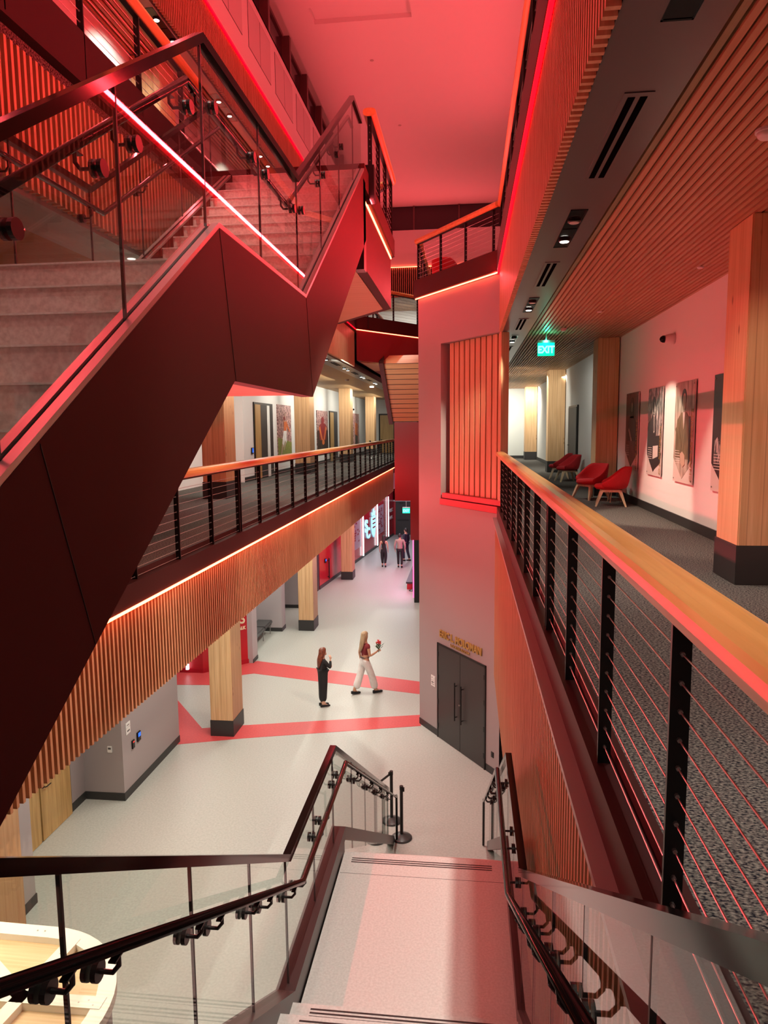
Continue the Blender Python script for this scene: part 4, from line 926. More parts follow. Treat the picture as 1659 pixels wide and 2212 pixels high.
for (x, y, tx) in ((2.95, 9.8, 'small sprinkler cap on the right slatted ceiling, before the camera'), (2.3, 13.2, 'small sprinkler cap on the right slatted ceiling, near the exit sign'), (1.9, 20.5, 'small sprinkler cap on the right slatted ceiling beyond the exit sign')):
    t = thing('sprinkler_cap', tx, 'sprinkler', (x, y, 9.42)); obj('cap', lathe(nb(), [(0.035, -0.02), (0.045, -0.008), (0.045, 0)], 16), 'signw', t)
for (x, y, tx) in ((-2.9, 22.6, 'tiny sprinkler dot on the pink ceiling nearer the recess'), (-2.5, 27.3, 'tiny sprinkler dot on the pink ceiling farther from the recess')):
    t = thing('sprinkler_cap', tx, 'sprinkler', (x, y, 18.4)); obj('cap', lathe(nb(), [(0.04, -0.02), (0.06, -0.008), (0.06, 0)], 12), 'lampoff', t)

# ================================================================ CEILING SPOT FIXTURES AND AIR SLOTS
def fixture(loc, label, lit=(False, True), z=None, facing=-1, group=None):
    """recessed two-lamp downlight box along y"""
    t = thing('recessed_downlight', label, 'ceiling light', loc, 0, group)
    bm = nb(); box(bm, -0.075, 0.075, -0.66, -0.645, -0.006, 0.02); box(bm, -0.075, 0.075, 0.645, 0.66, -0.006, 0.02); box(bm, -0.075, -0.066, -0.66, 0.66, -0.006, 0.02); box(bm, 0.066, 0.075, -0.66, 0.66, -0.006, 0.02)
    box(bm, -0.07, 0.07, -0.65, 0.65, -0.003, -0.001); box(bm, -0.066, 0.066, -0.05, 0.05, -0.008, 0.02)
    obj('housing', bm, 'blackgloss', t)
    for i, yy in enumerate((-0.34, 0.34)):
        bm = nb(); lathe(bm, [(0.060, -0.002), (0.060, -0.02), (0.054, -0.026)], 18, (0.0, yy, 0)); l = obj('lamp', bm, 'black', t)
        bm = nb(); lathe(bm, [(0.046, -0.0265), (0.042, -0.031)], 18, (0.0, yy, 0)); obj('lens', bm, 'lamp' if lit[i] else 'lampoff', l)
def airslot(loc, label, L=1.45):
    t = thing('air_slot', label, 'air vent', loc)
    obj('frame', B(-0.085, 0.085, -L / 2, L / 2, -0.006, -0.001), 'soffit', t)
    for x in (-0.035, 0.035): obj('slot', B(x - 0.021, x + 0.021, -L / 2 + 0.05, L / 2 - 0.05, -0.008, -0.005), 'void', t)
ords = ('nearest, at the top edge', 'second from the camera', 'third from the camera', 'fourth from the camera', 'fifth from the camera')
for i, y in enumerate((3.07, 7.33, 11.6, 15.9, 20.2)):
    fixture((0.97, y, 9.3), 'recessed twin spotlight in the right dark ceiling strip, ' + ords[i], (False, True))
for i, y in enumerate((5.18, 9.4, 13.7, 18.0)):
    airslot((0.97, y, 9.3), 'long air slot in the right dark ceiling strip, ' + ('nearest the camera', 'second from the camera', 'third from the camera', 'fourth from the camera')[i])
for i, y in enumerate((19.0, 22.6, 26.2, 29.8, 33.4)):
    fixture((-3.83, y, 9.3), 'twin spotlight under the left gallery edge, ' + ('nearest of the row', 'second of the row', 'third of the row', 'fourth of the row', 'last of the row')[i], (True, True))
for i, y in enumerate((20.8, 24.4, 28.0)):
    airslot((-3.83, y, 9.3), 'air slot under the left gallery edge, ' + ('nearest', 'middle one', 'farthest')[i], 1.2)
for i, y in enumerate((9.5, 12.5, 15.5, 18.5, 22.0, 26.0)):
    fixture((-5.16, y, 14.2), 'twin spotlight in the upper left pale strip, number %s from the camera' % ('one', 'two', 'three', 'four', 'five', 'six')[i], (True, True))
for i, (x, y) in enumerate(((-2.55, 38.2), (-1.9, 38.2))):
    t = thing('round_downlight', ('left' if i == 0 else 'right') + ' of two bright round lights behind the far footbridge', 'ceiling light', (x, y, 14.0)); obj('lens', lathe(nb(), [(0.10, -0.03), (0.10, 0)], 16), 'lamp', t)
for i, (x, y) in enumerate(((-4.4, 33.0), (-4.1, 37.0))):
    t = thing('round_downlight', ('nearer' if i == 0 else 'farther') + ' bare round light on the left gallery ceiling by the far stair', 'ceiling light', (x, y, 9.36)); obj('lens', lathe(nb(), [(0.09, -0.05), (0.09, 0)], 16), 'lamp', t)

# ================================================================ EXIT SIGNS
def exitsign(label, loc, w_=0.36, h_=0.30, zc=9.42):
    t = thing('exit_sign', label, 'exit sign', loc)
    obj('canopy', B(-w_ / 2, w_ / 2, -0.03, 0.03, h_ / 2, h_ / 2 + 0.05), 'steel', t)
    obj('stem', B(-0.012, 0.012, -0.012, 0.012, h_ / 2 + 0.05, zc - loc[2]), 'steel', t)
    obj('panel', B(-w_ / 2, w_ / 2, -0.004, 0.004, -h_ / 2, h_ / 2), 'exit', t)
    text('EXIT', h_ * 0.75, frame((0, -0.008, -h_ * 0.27), (1, 0, 0)), 'exitlit', 'lettering', t, depth=0.004, align='CENTER', sx=0.82, bold=0.008)
exitsign('green glowing exit sign under the right slatted ceiling', (1.68, 16.0, 9.08), 0.36, 0.28, 9.42)
exitsign('green exit sign by the dark door at the end of the lobby corridor', (-3.44, 40.0, 2.78), 0.42, 0.29, 4.2)
lt = bpy.data.lights.new('exit_glow', 'POINT'); lt.energy = 5; lt.color = (0.05, 1.0, 0.6); lt.shadow_soft_size = 0.05
lo = bpy.data.objects.new('exit_glow', lt); COL.objects.link(lo); lo.location = (1.68, 15.9, 9.25)

# ================================================================ ARMCHAIRS
def armchair(label, loc, rotz, group=None):
    t = thing('armchair', label, 'armchair', loc, rotz, group)
    # tub shell: a band around the seat whose top rises from the arms to the back (faces +y locally = open side)
    n = 28; out = []; inn = []
    bm = nb(); rings = []
    for k in range(n + 1):
        a = R(-215) + R(250) * k / n       # from right-front around the back to left-front
        ang = R(-35) + (R(250)) * k / n - R(180)
        th = -R(125) + R(250) * k / n      # 0 = straight back
        sx, sy = math.sin(th), -math.cos(th)
        b = max(0.0, math.cos(th * 0.72)) ** 1.3
        u_ = min(1, max(0, (R(112) - abs(th)) / R(70))); top = 0.53 + 0.27 * u_ * u_ * (3 - 2 * u_)
        if abs(th) > R(112): top -= 0.06 * (abs(th) - R(112)) / R(13)
        rings.append([(sx * 0.25, sy * 0.24 , 0.335), (sx * 0.325, sy * 0.31, 0.36), (sx * 0.355, sy * 0.345, 0.45), (sx * 0.365, sy * (0.36 + 0.05 * b), top - 0.03), (sx * 0.35, sy * (0.35 + 0.05 * b), top), (sx * 0.315, sy * (0.31 + 0.05 * b), top - 0.015), (sx * 0.285, sy * 0.28, 0.47), (sx * 0.2, sy * 0.2, 0.42)])
    vr = [[bm.verts.new(p) for p in r_] for r_ in rings]
    for a_, b_ in zip(vr, vr[1:]):
        for j in range(len(a_)): bm.faces.new((a_[j], a_[(j + 1) % 8], b_[(j + 1) % 8], b_[j]))
    bm.faces.new(vr[0]); bm.faces.new(vr[-1])
    o = obj('shell', bm, 'redfab', t, smooth=True); o.modifiers.new('sub', 'SUBSURF').levels = 1; o.modifiers['sub'].render_levels = 1
    bm = nb(); lathe(bm, [(0.05, 0.335), (0.24, 0.34), (0.275, 0.37), (0.28, 0.41), (0.25, 0.445), (0.1, 0.46)], 28); bm.transform(Matrix.Diagonal((1.03, 1.08, 1, 1)))
    for v in bm.verts: v.co.y += 0.03
    obj('seat_cushion', bm, 'redfab', t, smooth=True)
    bm = nb(); box(bm, -0.24, 0.24, 0.17, 0.21, 0.29, 0.335); box(bm, -0.24, 0.24, -0.21, -0.17, 0.29, 0.335); box(bm, -0.24, -0.20, -0.21, 0.21, 0.29, 0.335); box(bm, 0.20, 0.24, -0.21, 0.21, 0.29, 0.335)
    obj('base_frame', bm, 'leg', t)
    for (sx, sy) in ((-1, -1), (1, -1), (-1, 1), (1, 1)):
        bm = nb(); a = Vector((sx * 0.20, sy * 0.17, 0.33)); b = Vector((sx * 0.28, sy * 0.29, 0.0)); n4 = []
        for (p, wd) in ((a, 0.035), (b, 0.018)): n4.append([bm.verts.new(p + Vector((i * wd, j * wd, 0))) for (i, j) in ((-1, -1), (1, -1), (1, 1), (-1, 1))])
        bm.faces.new(n4[0]); bm.faces.new(n4[1])
        for i in range(4): bm.faces.new((n4[0][i], n4[0][(i + 1) % 4], n4[1][(i + 1) % 4], n4[1][i]))
        obj('leg', bm, 'leg', t)
    return t
G = 'red armchairs along the right gallery wall'
c0 = armchair('red armchair nearest the camera, below the dark picture', (2.92, 14.95, Z2), R(80), G)
dup(c0, (2.74, 16.28, Z2), R(122), 'red armchair in front of the red-lit column, second from the camera', G)
dup(c0, (2.95, 21.6, Z2), R(100), 'red armchair turned away, nearer of the far pair', G)
dup(c0, (2.88, 22.9, Z2), R(80), 'red armchair farthest down the right gallery', G)
dup(c0, (0.15, 18.3, Z3), R(150), 'high-backed red armchair on the balcony above the grey wall', 'red armchairs on the balcony')
dup(c0, (-0.52, 17.9, Z3), R(-30), 'red armchair mostly hidden behind the balcony edge', 'red armchairs on the balcony')
t = thing('side_table', 'small round wooden table between the two nearest red armchairs', 'side table', (3.10, 15.62, Z2))
obj('table_top', lathe(nb(), [(0.20, 0.43), (0.22, 0.44), (0.22, 0.455), (0.20, 0.46)], 28), 'leg', t)
for k in range(3):
    a = k * 2.094; obj('leg', tube(nb(), [(0.05 * math.cos(a), 0.05 * math.sin(a), 0.43), (0.17 * math.cos(a), 0.17 * math.sin(a), 0)], [0.018, 0.012], 8), 'leg', t)

# ================================================================ BENCH, LED BARS, LOBBY GRAPHICS
t = thing('bench', 'black leather bench on steel legs in the grey niche', 'bench', (-7.35, 23.3, 0))
for k in range(3):
    obj('seat_pad', B(-0.28, 0.28, -1.45 + k * 0.98, -0.49 + k * 0.98, 0.38, 0.50, bev=0.03), 'leather', t)
obj('frame', B(-0.25, 0.25, -1.42, 1.42, 0.34, 0.38), 'black', t)
for k in range(4):
    for sx in (-0.22, 0.22): obj('leg', B(sx - 0.015, sx + 0.015, -1.35 + k * 0.9 - 0.015, -1.35 + k * 0.9 + 0.015, 0, 0.34), 'steel', t)
def ledbar(label, p, z0, z1, w_=0.05):
    t = thing('light_bar', label, 'light bar', (p[0], p[1], z0)); obj('tube', B(-w_, w_, -w_, w_, 0, z1 - z0), 'ledw', t); return t
ledbar('white vertical light bar low on the short red wall, left of the first column', (-8.50, 20.26, 0), 0.13, 3.2, 0.04)
ledbar('white vertical light bar at the corner of the bench niche', (-6.83, 21.925, 0), 0.25, 3.2, 0.025)
for (tt, lab) in ((8.2, 'left of the two bright white bars framing the lit emblems'), (11.9, 'right of the two bright white bars framing the lit emblems'), (15.3, 'thin white light bar farthest along the glossy red wall')):
    p = rw(tt, 0.07); ledbar(lab, p, 0.15 if tt < 15 else 0.2, 2.9, 0.04 if tt < 15 else 0.03)
DW = (Vector((-5.12, 49.2, 0)) - Vector((-6.80, 31.9, 0))).normalized()
# lettering on the short red wall (the part beyond the slats is hidden)
t = thing('wall_lettering', 'cream lettering on the short red wall, partly hidden by slats and column', 'lettering', (-7.2, 21.1, 1.3))
dw = Vector((1.12, 1.05, 0)).normalized(); 
for (s, sz, z, xx) in (('ARY', 0.24, 1.72, 0), ('NS', 0.44, 1.34, 0), ('WALK', 0.13, 1.14, 0)):
    text(s, sz, frame(Vector((-6.98, 21.33, z)) - Vector((-7.2, 21.1, 1.3)), dw), 'cream', 'lettering', t, depth=0.02, align='RIGHT', bold=0.008)
t = thing('lit_emblem', 'glowing pale blue interlocked letters on the glossy red wall', 'emblem', rw(9.1, 0.03, )); iv = -rw(9.1, 0.03)
text('S', 1.0, frame(rw(8.75, 0.05) + iv + Vector((0, 0, 1.40)), DW), 'cyan', 'letter', t, depth=0.06, bold=0.03, sx=1.5)
text('C', 0.85, frame(rw(9.1, 0.05) + iv + Vector((0, 0, 0.98)), DW), 'cyan', 'letter', t, depth=0.05, bold=0.03, sx=1.5)
t = thing('lit_crest', 'glowing pale blue shield crest on the glossy red wall', 'emblem', rw(11.0, 0.03)); iv = -rw(11.0, 0.03)
def rwpoly(pts, s0, o0, o1, z):
    bm = nb(); lo = [bm.verts.new(rw(s0 + p[0], o0) + iv + Vector((0, 0, z + p[1]))) for p in pts]; hi = [bm.verts.new(rw(s0 + p[0], o1) + iv + Vector((0, 0, z + p[1]))) for p in pts]
    bm.faces.new(lo); bm.faces.new(hi); n = len(pts)
    for i in range(n): bm.faces.new((lo[i], lo[(i + 1) % n], hi[(i + 1) % n], hi[i]))
    return bm
obj('shield', rwpoly([(-0.6, 0.45), (-0.6, -0.25), (-0.4, -0.6), (0, -0.85), (0.4, -0.6), (0.6, -0.25), (0.6, 0.45)], 11.0, 0.02, 0.06, 1.65), 'cyan', t)
obj('crown', rwpoly([(-0.45, 0.5), (-0.55, 0.75), (-0.25, 0.65), (0, 0.95), (0.25, 0.65), (0.55, 0.75), (0.45, 0.5)], 11.0, 0.02, 0.06, 1.65), 'cyan', t)
for k in range(3): obj('bar', rwpoly([(-0.35, 0.25 - k * 0.25), (-0.35, 0.33 - k * 0.25), (0.35, 0.33 - k * 0.25), (0.35, 0.25 - k * 0.25)], 11.0, 0.06, 0.08, 1.65), 'redgloss', t)
M['greyboard'] = mat('grey_board', (0.36, 0.22, 0.28), 0.3)
for (a, b, lab) in ((4.7, 8.0, 'pale grey record board left of the lit emblems'), (12.3, 14.0, 'pale grey record board right of the lit emblems')):
    t = thing('record_board', lab, 'wall board', rw((a + b) / 2, 0.01)); iv = -rw((a + b) / 2, 0.01)
    obj('board', rwpoly([(a, 0.75), (b, 0.75), (b, 2.55), (a, 2.55)], 0, 0.005, 0.02, 0), 'greyboard', t)
    random.seed(int(a * 10)); bm = nb()
    for k in range(26):
        s_ = a + 0.1 + random.random() * (b - a - 0.4); z_ = 0.85 + int(random.random() * 12) * 0.13; w2 = 0.15 + random.random() * 0.2
        v = [bm.verts.new(rw(s_ + i * w2, 0.021) + iv + Vector((0, 0, z_ + j * 0.09))) for (i, j) in ((0, 0), (1, 0), (1, 1), (0, 1))]; u = [bm.verts.new(rw(s_ + i * w2, 0.026) + iv + Vector((0, 0, z_ + j * 0.09))) for (i, j) in ((0, 0), (1, 0), (1, 1), (0, 1))]
        bm.faces.new(u); bm.faces.new(v)
        for i in range(4): bm.faces.new((v[i], v[(i + 1) % 4], u[(i + 1) % 4], u[i]))
    o = obj('text_blocks', bm, 'maroonprint', t); o['kind'] = 'stuff'
t = thing('wall_lettering', 'small pale letters on the red wall near the corridor end', 'lettering', rw(16.6, 0.02)); iv = -rw(16.6, 0.02)
text('USC', 0.33, frame(rw(15.9, 0.03) + iv + Vector((0, 0, 1.75)), DW), 'signw', 'lettering', t, depth=0.02, sx=1.8)
text('NFL', 0.33, frame(rw(15.9, 0.03) + iv + Vector((0, 0, 1.25)), DW), 'signw', 'lettering', t, depth=0.02, sx=1.8)
t = thing('door_pull', 'tall black door pull on the red wall between two columns', 'door handle', rw(1.3, 0.02)); iv = -rw(1.3, 0.02)
bm = nb(); tube(bm, [rw(1.3, 0.08) + iv + Vector((0, 0, 0.25)), rw(1.3, 0.08) + iv + Vector((0, 0, 1.25))], 0.03, 8); tube(bm, [rw(1.3, 0) + iv + Vector((0, 0, 0.35)), rw(1.3, 0.08) + iv + Vector((0, 0, 0.35))], 0.02, 6); tube(bm, [rw(1.3, 0) + iv + Vector((0, 0, 1.15)), rw(1.3, 0.08) + iv + Vector((0, 0, 1.15))], 0.02, 6)
obj('bar', bm, 'black', t)
t = thing('card_reader', 'card reader with blue light by the tall black door pull', 'card reader', rw(0.9, 0.0) + Vector((0, 0, 1.2))); iv = -(rw(0.9, 0) + Vector((0, 0, 1.2)))
obj('body', rwpoly([(0.8, 1.1), (1.0, 1.1), (1.0, 1.3), (0.8, 1.3)], 0, 0.002, 0.05, 0), 'black', t); obj('screen', rwpoly([(0.84, 1.18), (0.96, 1.18), (0.96, 1.27), (0.84, 1.27)], 0, 0.05, 0.056, 0), 'blue', t)
# pink lit screen and dark low plinth behind the grey wall corner
t = thing('lit_screen', 'tall glowing pink screen edge beside the grey wall corner', 'screen', (-2.15, 31.0, 0.2)); obj('display', B(-0.15, -0.09, -1.2, 7, 0.0, 2.5), 'magenta', t); obj('cabinet', B(-0.09, 0.1, -1.25, 7.05, -0.2, 2.55), 'black', t)
t = thing('plinth', 'low dark plinth with red edge at the foot of the pink screen', 'plinth', (-2.5, 36.5, 0)); obj('top', B(-0.3, 0.2, -4.3, 8.0, 0.28, 0.36), 'dgrey', t); obj('body', B(-0.26, 0.18, -4.25, 7.95, 0, 0.28), 'redpaint', t)
area((-2.4, 33.5, 1.4), (-1, 0, 0), 6, 2, 60, (1.0, 0.25, 0.6), 'screen_glow')

# ================================================================ STANCHIONS
def stanchion(label, loc, group=None, rotz=0):
    t = thing('stanchion', label, 'stanchion', loc, rotz, group)
    obj('base', lathe(nb(), [(0.19, 0.0), (0.19, 0.02), (0.16, 0.035), (0.06, 0.075), (0.03, 0.085)], 32), 'leather', t, smooth=True)
    obj('pole', tube(nb(), [(0, 0, 0.08), (0, 0, 0.93)], 0.03, 16), 'black', t)
    obj('belt_head', tube(nb(), [(0, 0, 0.93), (0, 0, 1.0)], 0.034, 16), 'black', t)
    obj('belt_clip', B(0.03, 0.055, -0.02, 0.02, 0.90, 0.97), 'black', t)
    return t
st = stanchion('black stanchion standing free, rightmost of the three at the stair foot', (-1.16, 12.12, 0), 'belt stanchions at the stair foot')
dup(st, (-1.40, 12.66, 0), 2.8, 'black stanchion farther back, with a belt stretched to the left', 'belt stanchions at the stair foot')
dup(st, (-1.62, 12.02, 0), 1.0, 'black stanchion seen through the glass balustrade end', 'belt stanchions at the stair foot')
dup(st, (-2.46, 32.0, 0), 0, 'black stanchion by the pink screen at the grey corner', 'stanchions by the pink screen')
dup(st, (-3.0, 44.5, 0), 0, 'small black stanchion far down the corridor at the right', 'stanchions by the pink screen')
o = obj('barrier_belt', beam(nb(), Vector((0, 0, 0)), Vector((-0.30, -0.62, -0.0)), 0.004, 0.05), 'black'); o.location = (-1.42, 12.63, 0.955); tag(o, 'black belt stretched between the two rear stanchions', 'belt')
# L2 left gallery: belt posts and small desk by the last column
dup(st, (-5.2, 38.0, Z2), 0, 'black stanchion on the left gallery near the last columns', 'gallery stanchions')
dup(st, (-5.0, 41.5, Z2), 0, 'farther black stanchion on the left gallery', 'gallery stanchions')

# ================================================================ ROUNDED WHITE-FRAMED COUNTER
org = Vector((-4.34, 5.30, 0)); t = thing('round_kiosk', 'large rounded white-framed kiosk with pale wood top panels, bottom left', 'kiosk', org)
q = 0.803
out = []
ctr = (-5.25 * q, 6.65 * q); rr = 1.33 * q
for k in range(25):
    a = R(-90) + R(180) * k / 24; out.append((ctr[0] + rr * 1.0 * math.cos(a), ctr[1] + rr * 0.98 * math.sin(a)))
outer = out + [(-6.45, ctr[1] + rr * 0.98 + 0.04), (-6.45, ctr[1] - rr * 0.98)]
def inset(pts, d): return [(ctr[0] + (p[0] - ctr[0]) * (rr - d) / rr if p[0] > -6.4 else p[0] + d, ctr[1] + (p[1] - ctr[1]) * (rr - d) / rr) for p in pts]
inner = inset(outer, 0.16)
bm = nb(); n = len(outer); z0, z1 = 2.20, 2.30
for zz in (z0, z1): pass
A_ = [[bm.verts.new((p[0] - org.x, p[1] - org.y, z)) for p in poly] for z in (z0, z1) for poly in (outer, inner)]
for i in range(n):
    j = (i + 1) % n
    bm.faces.new((A_[0][i], A_[0][j], A_[1][j], A_[1][i])); bm.faces.new((A_[2][i], A_[2][j], A_[3][j], A_[3][i])); bm.faces.new((A_[0][i], A_[0][j], A_[2][j], A_[2][i])); bm.faces.new((A_[1][i], A_[1][j], A_[3][j], A_[3][i]))
obj('rim', bm, 'whiteframe', t)
bm = prism(nb(), [(p[0] - org.x, p[1] - org.y) for p in inset(outer, 0.15)], 2.15, 2.23); obj('wood_panel', bm, 'palewood', t)
bm = prism(nb(), [(p[0] - org.x, p[1] - org.y) for p in inset(outer, 0.06)], 0.0, 2.19); obj('body', bm, 'mauve', t)
O = -org
def cb(a, b, w_): 
    return beam(nb(), Vector((a[0] * q, a[1] * q, 0)) + Vector((O.x, O.y, 2.26)), Vector((b[0] * q, b[1] * q, 0)) + Vector((O.x, O.y, 2.26)), w_ * q, 0.092)
obj('cross_beam', cb((-4.90, 7.78), (-5.15, 5.5), 0.17), 'whiteframe', t)
obj('cross_beam', cb((-7.6, 6.80), (-4.02, 6.84), 0.17), 'whiteframe', t)
obj('cross_beam', cb((-4.95, 6.8), (-6.6, 7.9), 0.15), 'whiteframe', t)
bm = nb()
for (x, y) in ((-4.95, 7.6), (-4.93, 7.5), (-5.0, 7.25), (-5.02, 7.15), (-4.3, 6.82), (-4.2, 6.86), (-4.12, 6.80), (-5.1, 7.02), (-5.2, 6.82), (-5.35, 7.86), (-5.45, 7.86)): tube(bm, [(x * q - org.x, y * q - org.y, 2.304), (x * q - org.x, y * q - org.y, 2.308)], 0.008, 8)
o = obj('screw_heads', bm, 'lampoff', t); o['kind'] = 'stuff'
obj('red_insert', B(-6.3 * q - org.x, -5.35 * q - org.x, 5.9 * q - org.y, 6.62 * q - org.y, 2.231, 2.25), 'stripe', t)
area((-5.0, 5.6, 4.42), (0.1, 0, -1), 2.0, 1.6, 90, WARM, 'ceiling_light')
# acoustic panel pairs on the high pink wall
k = 0
for y in (9.5, 12.0, 14.4, 16.72, 19.0, 21.3, 23.6, 25.9):
    for q in (0, 1):
        k += 1; y0 = y + q * 0.93
        o = obj('acoustic_panel', B(-0.005, 0.005, 0, 0.90, 0, 0.98), 'panelp'); o.location = (-4.944, y0, 16.02)
        tag(o, 'outlined square panel on the high pink wall, %s of pair %s from the camera' % ('first' if q == 0 else 'second', ('one', 'two', 'three', 'four', 'five', 'six', 'seven', 'eight')[(k - 1) // 2]), 'wall panel', 'square panels on the high pink wall')
        bm = nb()
        for (a, b, c, d_) in ((0, 0.90, -0.012, 0), (0, 0.90, 0.98, 0.992), (-0.012, 0, -0.012, 0.992), (0.90, 0.912, -0.012, 0.992)): box(bm, -0.005, 0.002, a, b, c, d_)
        obj('edge_line', bm, 'channel', o)

# ================================================================ PEOPLE
def skin(name, verts, edges, radii, material, parent, levels=2):
    me = bpy.data.meshes.new(name); me.from_pydata([tuple(v) for v in verts], edges, []); me.update()
    o = bpy.data.objects.new(name, me); COL.objects.link(o)
    md = o.modifiers.new('skin', 'SKIN')
    for i, sv in enumerate(me.skin_vertices[0].data):
        r_ = radii[i]; sv.radius = (r_, r_) if not isinstance(r_, tuple) else r_; sv.use_root = (i == 0)
    s2 = o.modifiers.new('sub', 'SUBSURF'); s2.levels = levels; s2.render_levels = levels
    md.use_smooth_shade = True
    me.materials.append(M[material])
    if parent: o.parent = parent
    return o
def hand(V, E, RR, wi, w, fdir, side, thumb, sc=1.0, curl=0.4):
    """adds palm, four fingers and a thumb to the skeleton from wrist index wi"""
    f = Vector(fdir).normalized(); s = Vector(side).normalized(); nrm = f.cross(s).normalized()
    w = Vector(w); palm = w + f * 0.05 * sc; V.append(palm); RR.append((0.026 * sc, 0.017 * sc)); pi = len(V) - 1; E.append((wi, pi))
    for k, (o_, L) in enumerate(((-0.030, 0.062), (-0.010, 0.076), (0.010, 0.072), (0.030, 0.056))):
        b = palm + f * 0.035 * sc + s * o_ * sc; V.append(b); RR.append(0.0095 * sc); bi = len(V) - 1; E.append((pi, bi))
        m_ = b + (f * (1 - curl * 0.4) + nrm * curl).normalized() * L * 0.55 * sc; V.append(m_); RR.append(0.0085 * sc); E.append((bi, len(V) - 1))
        e_ = m_ + (f * (1 - curl) + nrm * curl * 1.3).normalized() * L * 0.5 * sc; V.append(e_); RR.append(0.0075 * sc); E.append((len(V) - 2, len(V) - 1))
    tb = w + f * 0.025 * sc + s * thumb * 0.032 * sc; V.append(tb); RR.append(0.011 * sc); ti = len(V) - 1; E.append((pi, ti))
    te = tb + (f * 0.7 + s * thumb * 0.6 + nrm * 0.4).normalized() * 0.05 * sc; V.append(te); RR.append(0.009 * sc); E.append((ti, len(V) - 1))
def person(label, loc, rotz, J, skinmat='skin', female=True, legs_r=1.0):
    """J: joint dictionary in metres, the figure faces +y"""
    t = thing('person', label, 'person', loc, rotz)
    V = []; E = []; RR = []
    def add(p, r_, prev=None):
        V.append(Vector(p)); RR.append(r_); i = len(V) - 1
        if prev is not None: E.append((prev, i))
        return i
    pel = add(J['pelvis'], (0.125, 0.10)); wai = add(J['waist'], (0.105, 0.085), pel); che = add(J['chest'], (0.125, 0.095), wai)
    nb_ = add(J['neck'], 0.055, che); hd0 = add(J['head0'], (0.058, 0.062), nb_); hd1 = add(J['head1'], (0.075, 0.090), hd0); hd2 = add(J['head2'], (0.062, 0.078), hd1)
    hf = Vector(J.get('look', (0, 1, 0))).normalized()
    hd3 = add(Vector(J['head2']) + Vector((0, 0, 0.038)), (0.030, 0.038), hd2)
    nose = add(Vector(J['head1']) + hf * 0.095 + Vector((0, 0, -0.02)), 0.012, hd1)
    for sd, sh, el, wr in (('L', 'shL', 'elL', 'wrL'), ('R', 'shR', 'elR', 'wrR')):
        a = add(J[sh], 0.052, che); b = add(J[el], 0.037, a); c = add(J[wr], 0.024, b)
        h = J.get('hand' + sd, {}); fd = h.get('f', Vector(J[wr]) - Vector(J[el])); hand(V, E, RR, c, J[wr], fd, h.get('s', (0, 1, 0)), h.get('t', 1), 0.95, h.get('c', 0.4))
    for hp, kn, an, toe in (('hipL', 'knL', 'anL', 'toL'), ('hipR', 'knR', 'anR', 'toR')):
        a = add(J[hp], 0.088, pel); b = add(J[kn], 0.055, a); cf = add(Vector(J[kn]).lerp(Vector(J[an]), 0.35), 0.056, b); c = add(J[an], 0.036, cf); heel = add(Vector(J[an]) + (Vector(J[an]) - Vector(J[toe])).normalized() * 0.03 + Vector((0, 0, -0.045)), 0.028, c); d_ = add(J[toe], (0.032, 0.020), c)
    skin('body', V, E, RR, skinmat, t)
    return t
def base_pose():
    return dict(pelvis=(0, 0, 0.95), waist=(0, 0.0, 1.10), chest=(0, 0.0, 1.30), neck=(0, -0.01, 1.44), head0=(0, 0.01, 1.51), head1=(0, 0.02, 1.585), head2=(0, 0.005, 1.655),
                shL=(-0.17, 0, 1.37), elL=(-0.215, -0.02, 1.10), wrL=(-0.22, 0.05, 0.87), shR=(0.17, 0, 1.37), elR=(0.215, -0.02, 1.10), wrR=(0.22, 0.05, 0.87),
                hipL=(-0.09, 0, 0.90), knL=(-0.10, 0.01, 0.50), anL=(-0.10, -0.02, 0.09), toL=(-0.11, 0.14, 0.025), hipR=(0.09, 0, 0.90), knR=(0.10, 0.01, 0.50), anR=(0.10, -0.02, 0.09), toR=(0.11, 0.14, 0.025))
def hairloft(t, rings, mt, seg=18, wave=0.0):
    bm = nb(); rr = []
    for i, (x, y, z, rx, ry) in enumerate(rings):
        ring = []
        for k in range(seg):
            a = 2 * math.pi * k / seg; f = 1 + wave * math.sin(5 * a + i * 1.7)
            ring.append(bm.verts.new((x + rx * f * math.cos(a), y + ry * f * math.sin(a), z + (0.012 * wave * 8 * math.sin(3 * a + i)))))
        rr.append(ring)
    for a, b in zip(rr, rr[1:]):
        for k in range(seg): bm.faces.new((a[k], a[(k + 1) % seg], b[(k + 1) % seg], b[k]))
    bm.faces.new(rr[0]); bm.faces.new(rr[-1])
    o = obj('hair', bm, mt, t, smooth=True); return o
def garment(name, t, V, E, RR, mt, lv=2): return skin(name, V, E, RR, mt, t, lv)
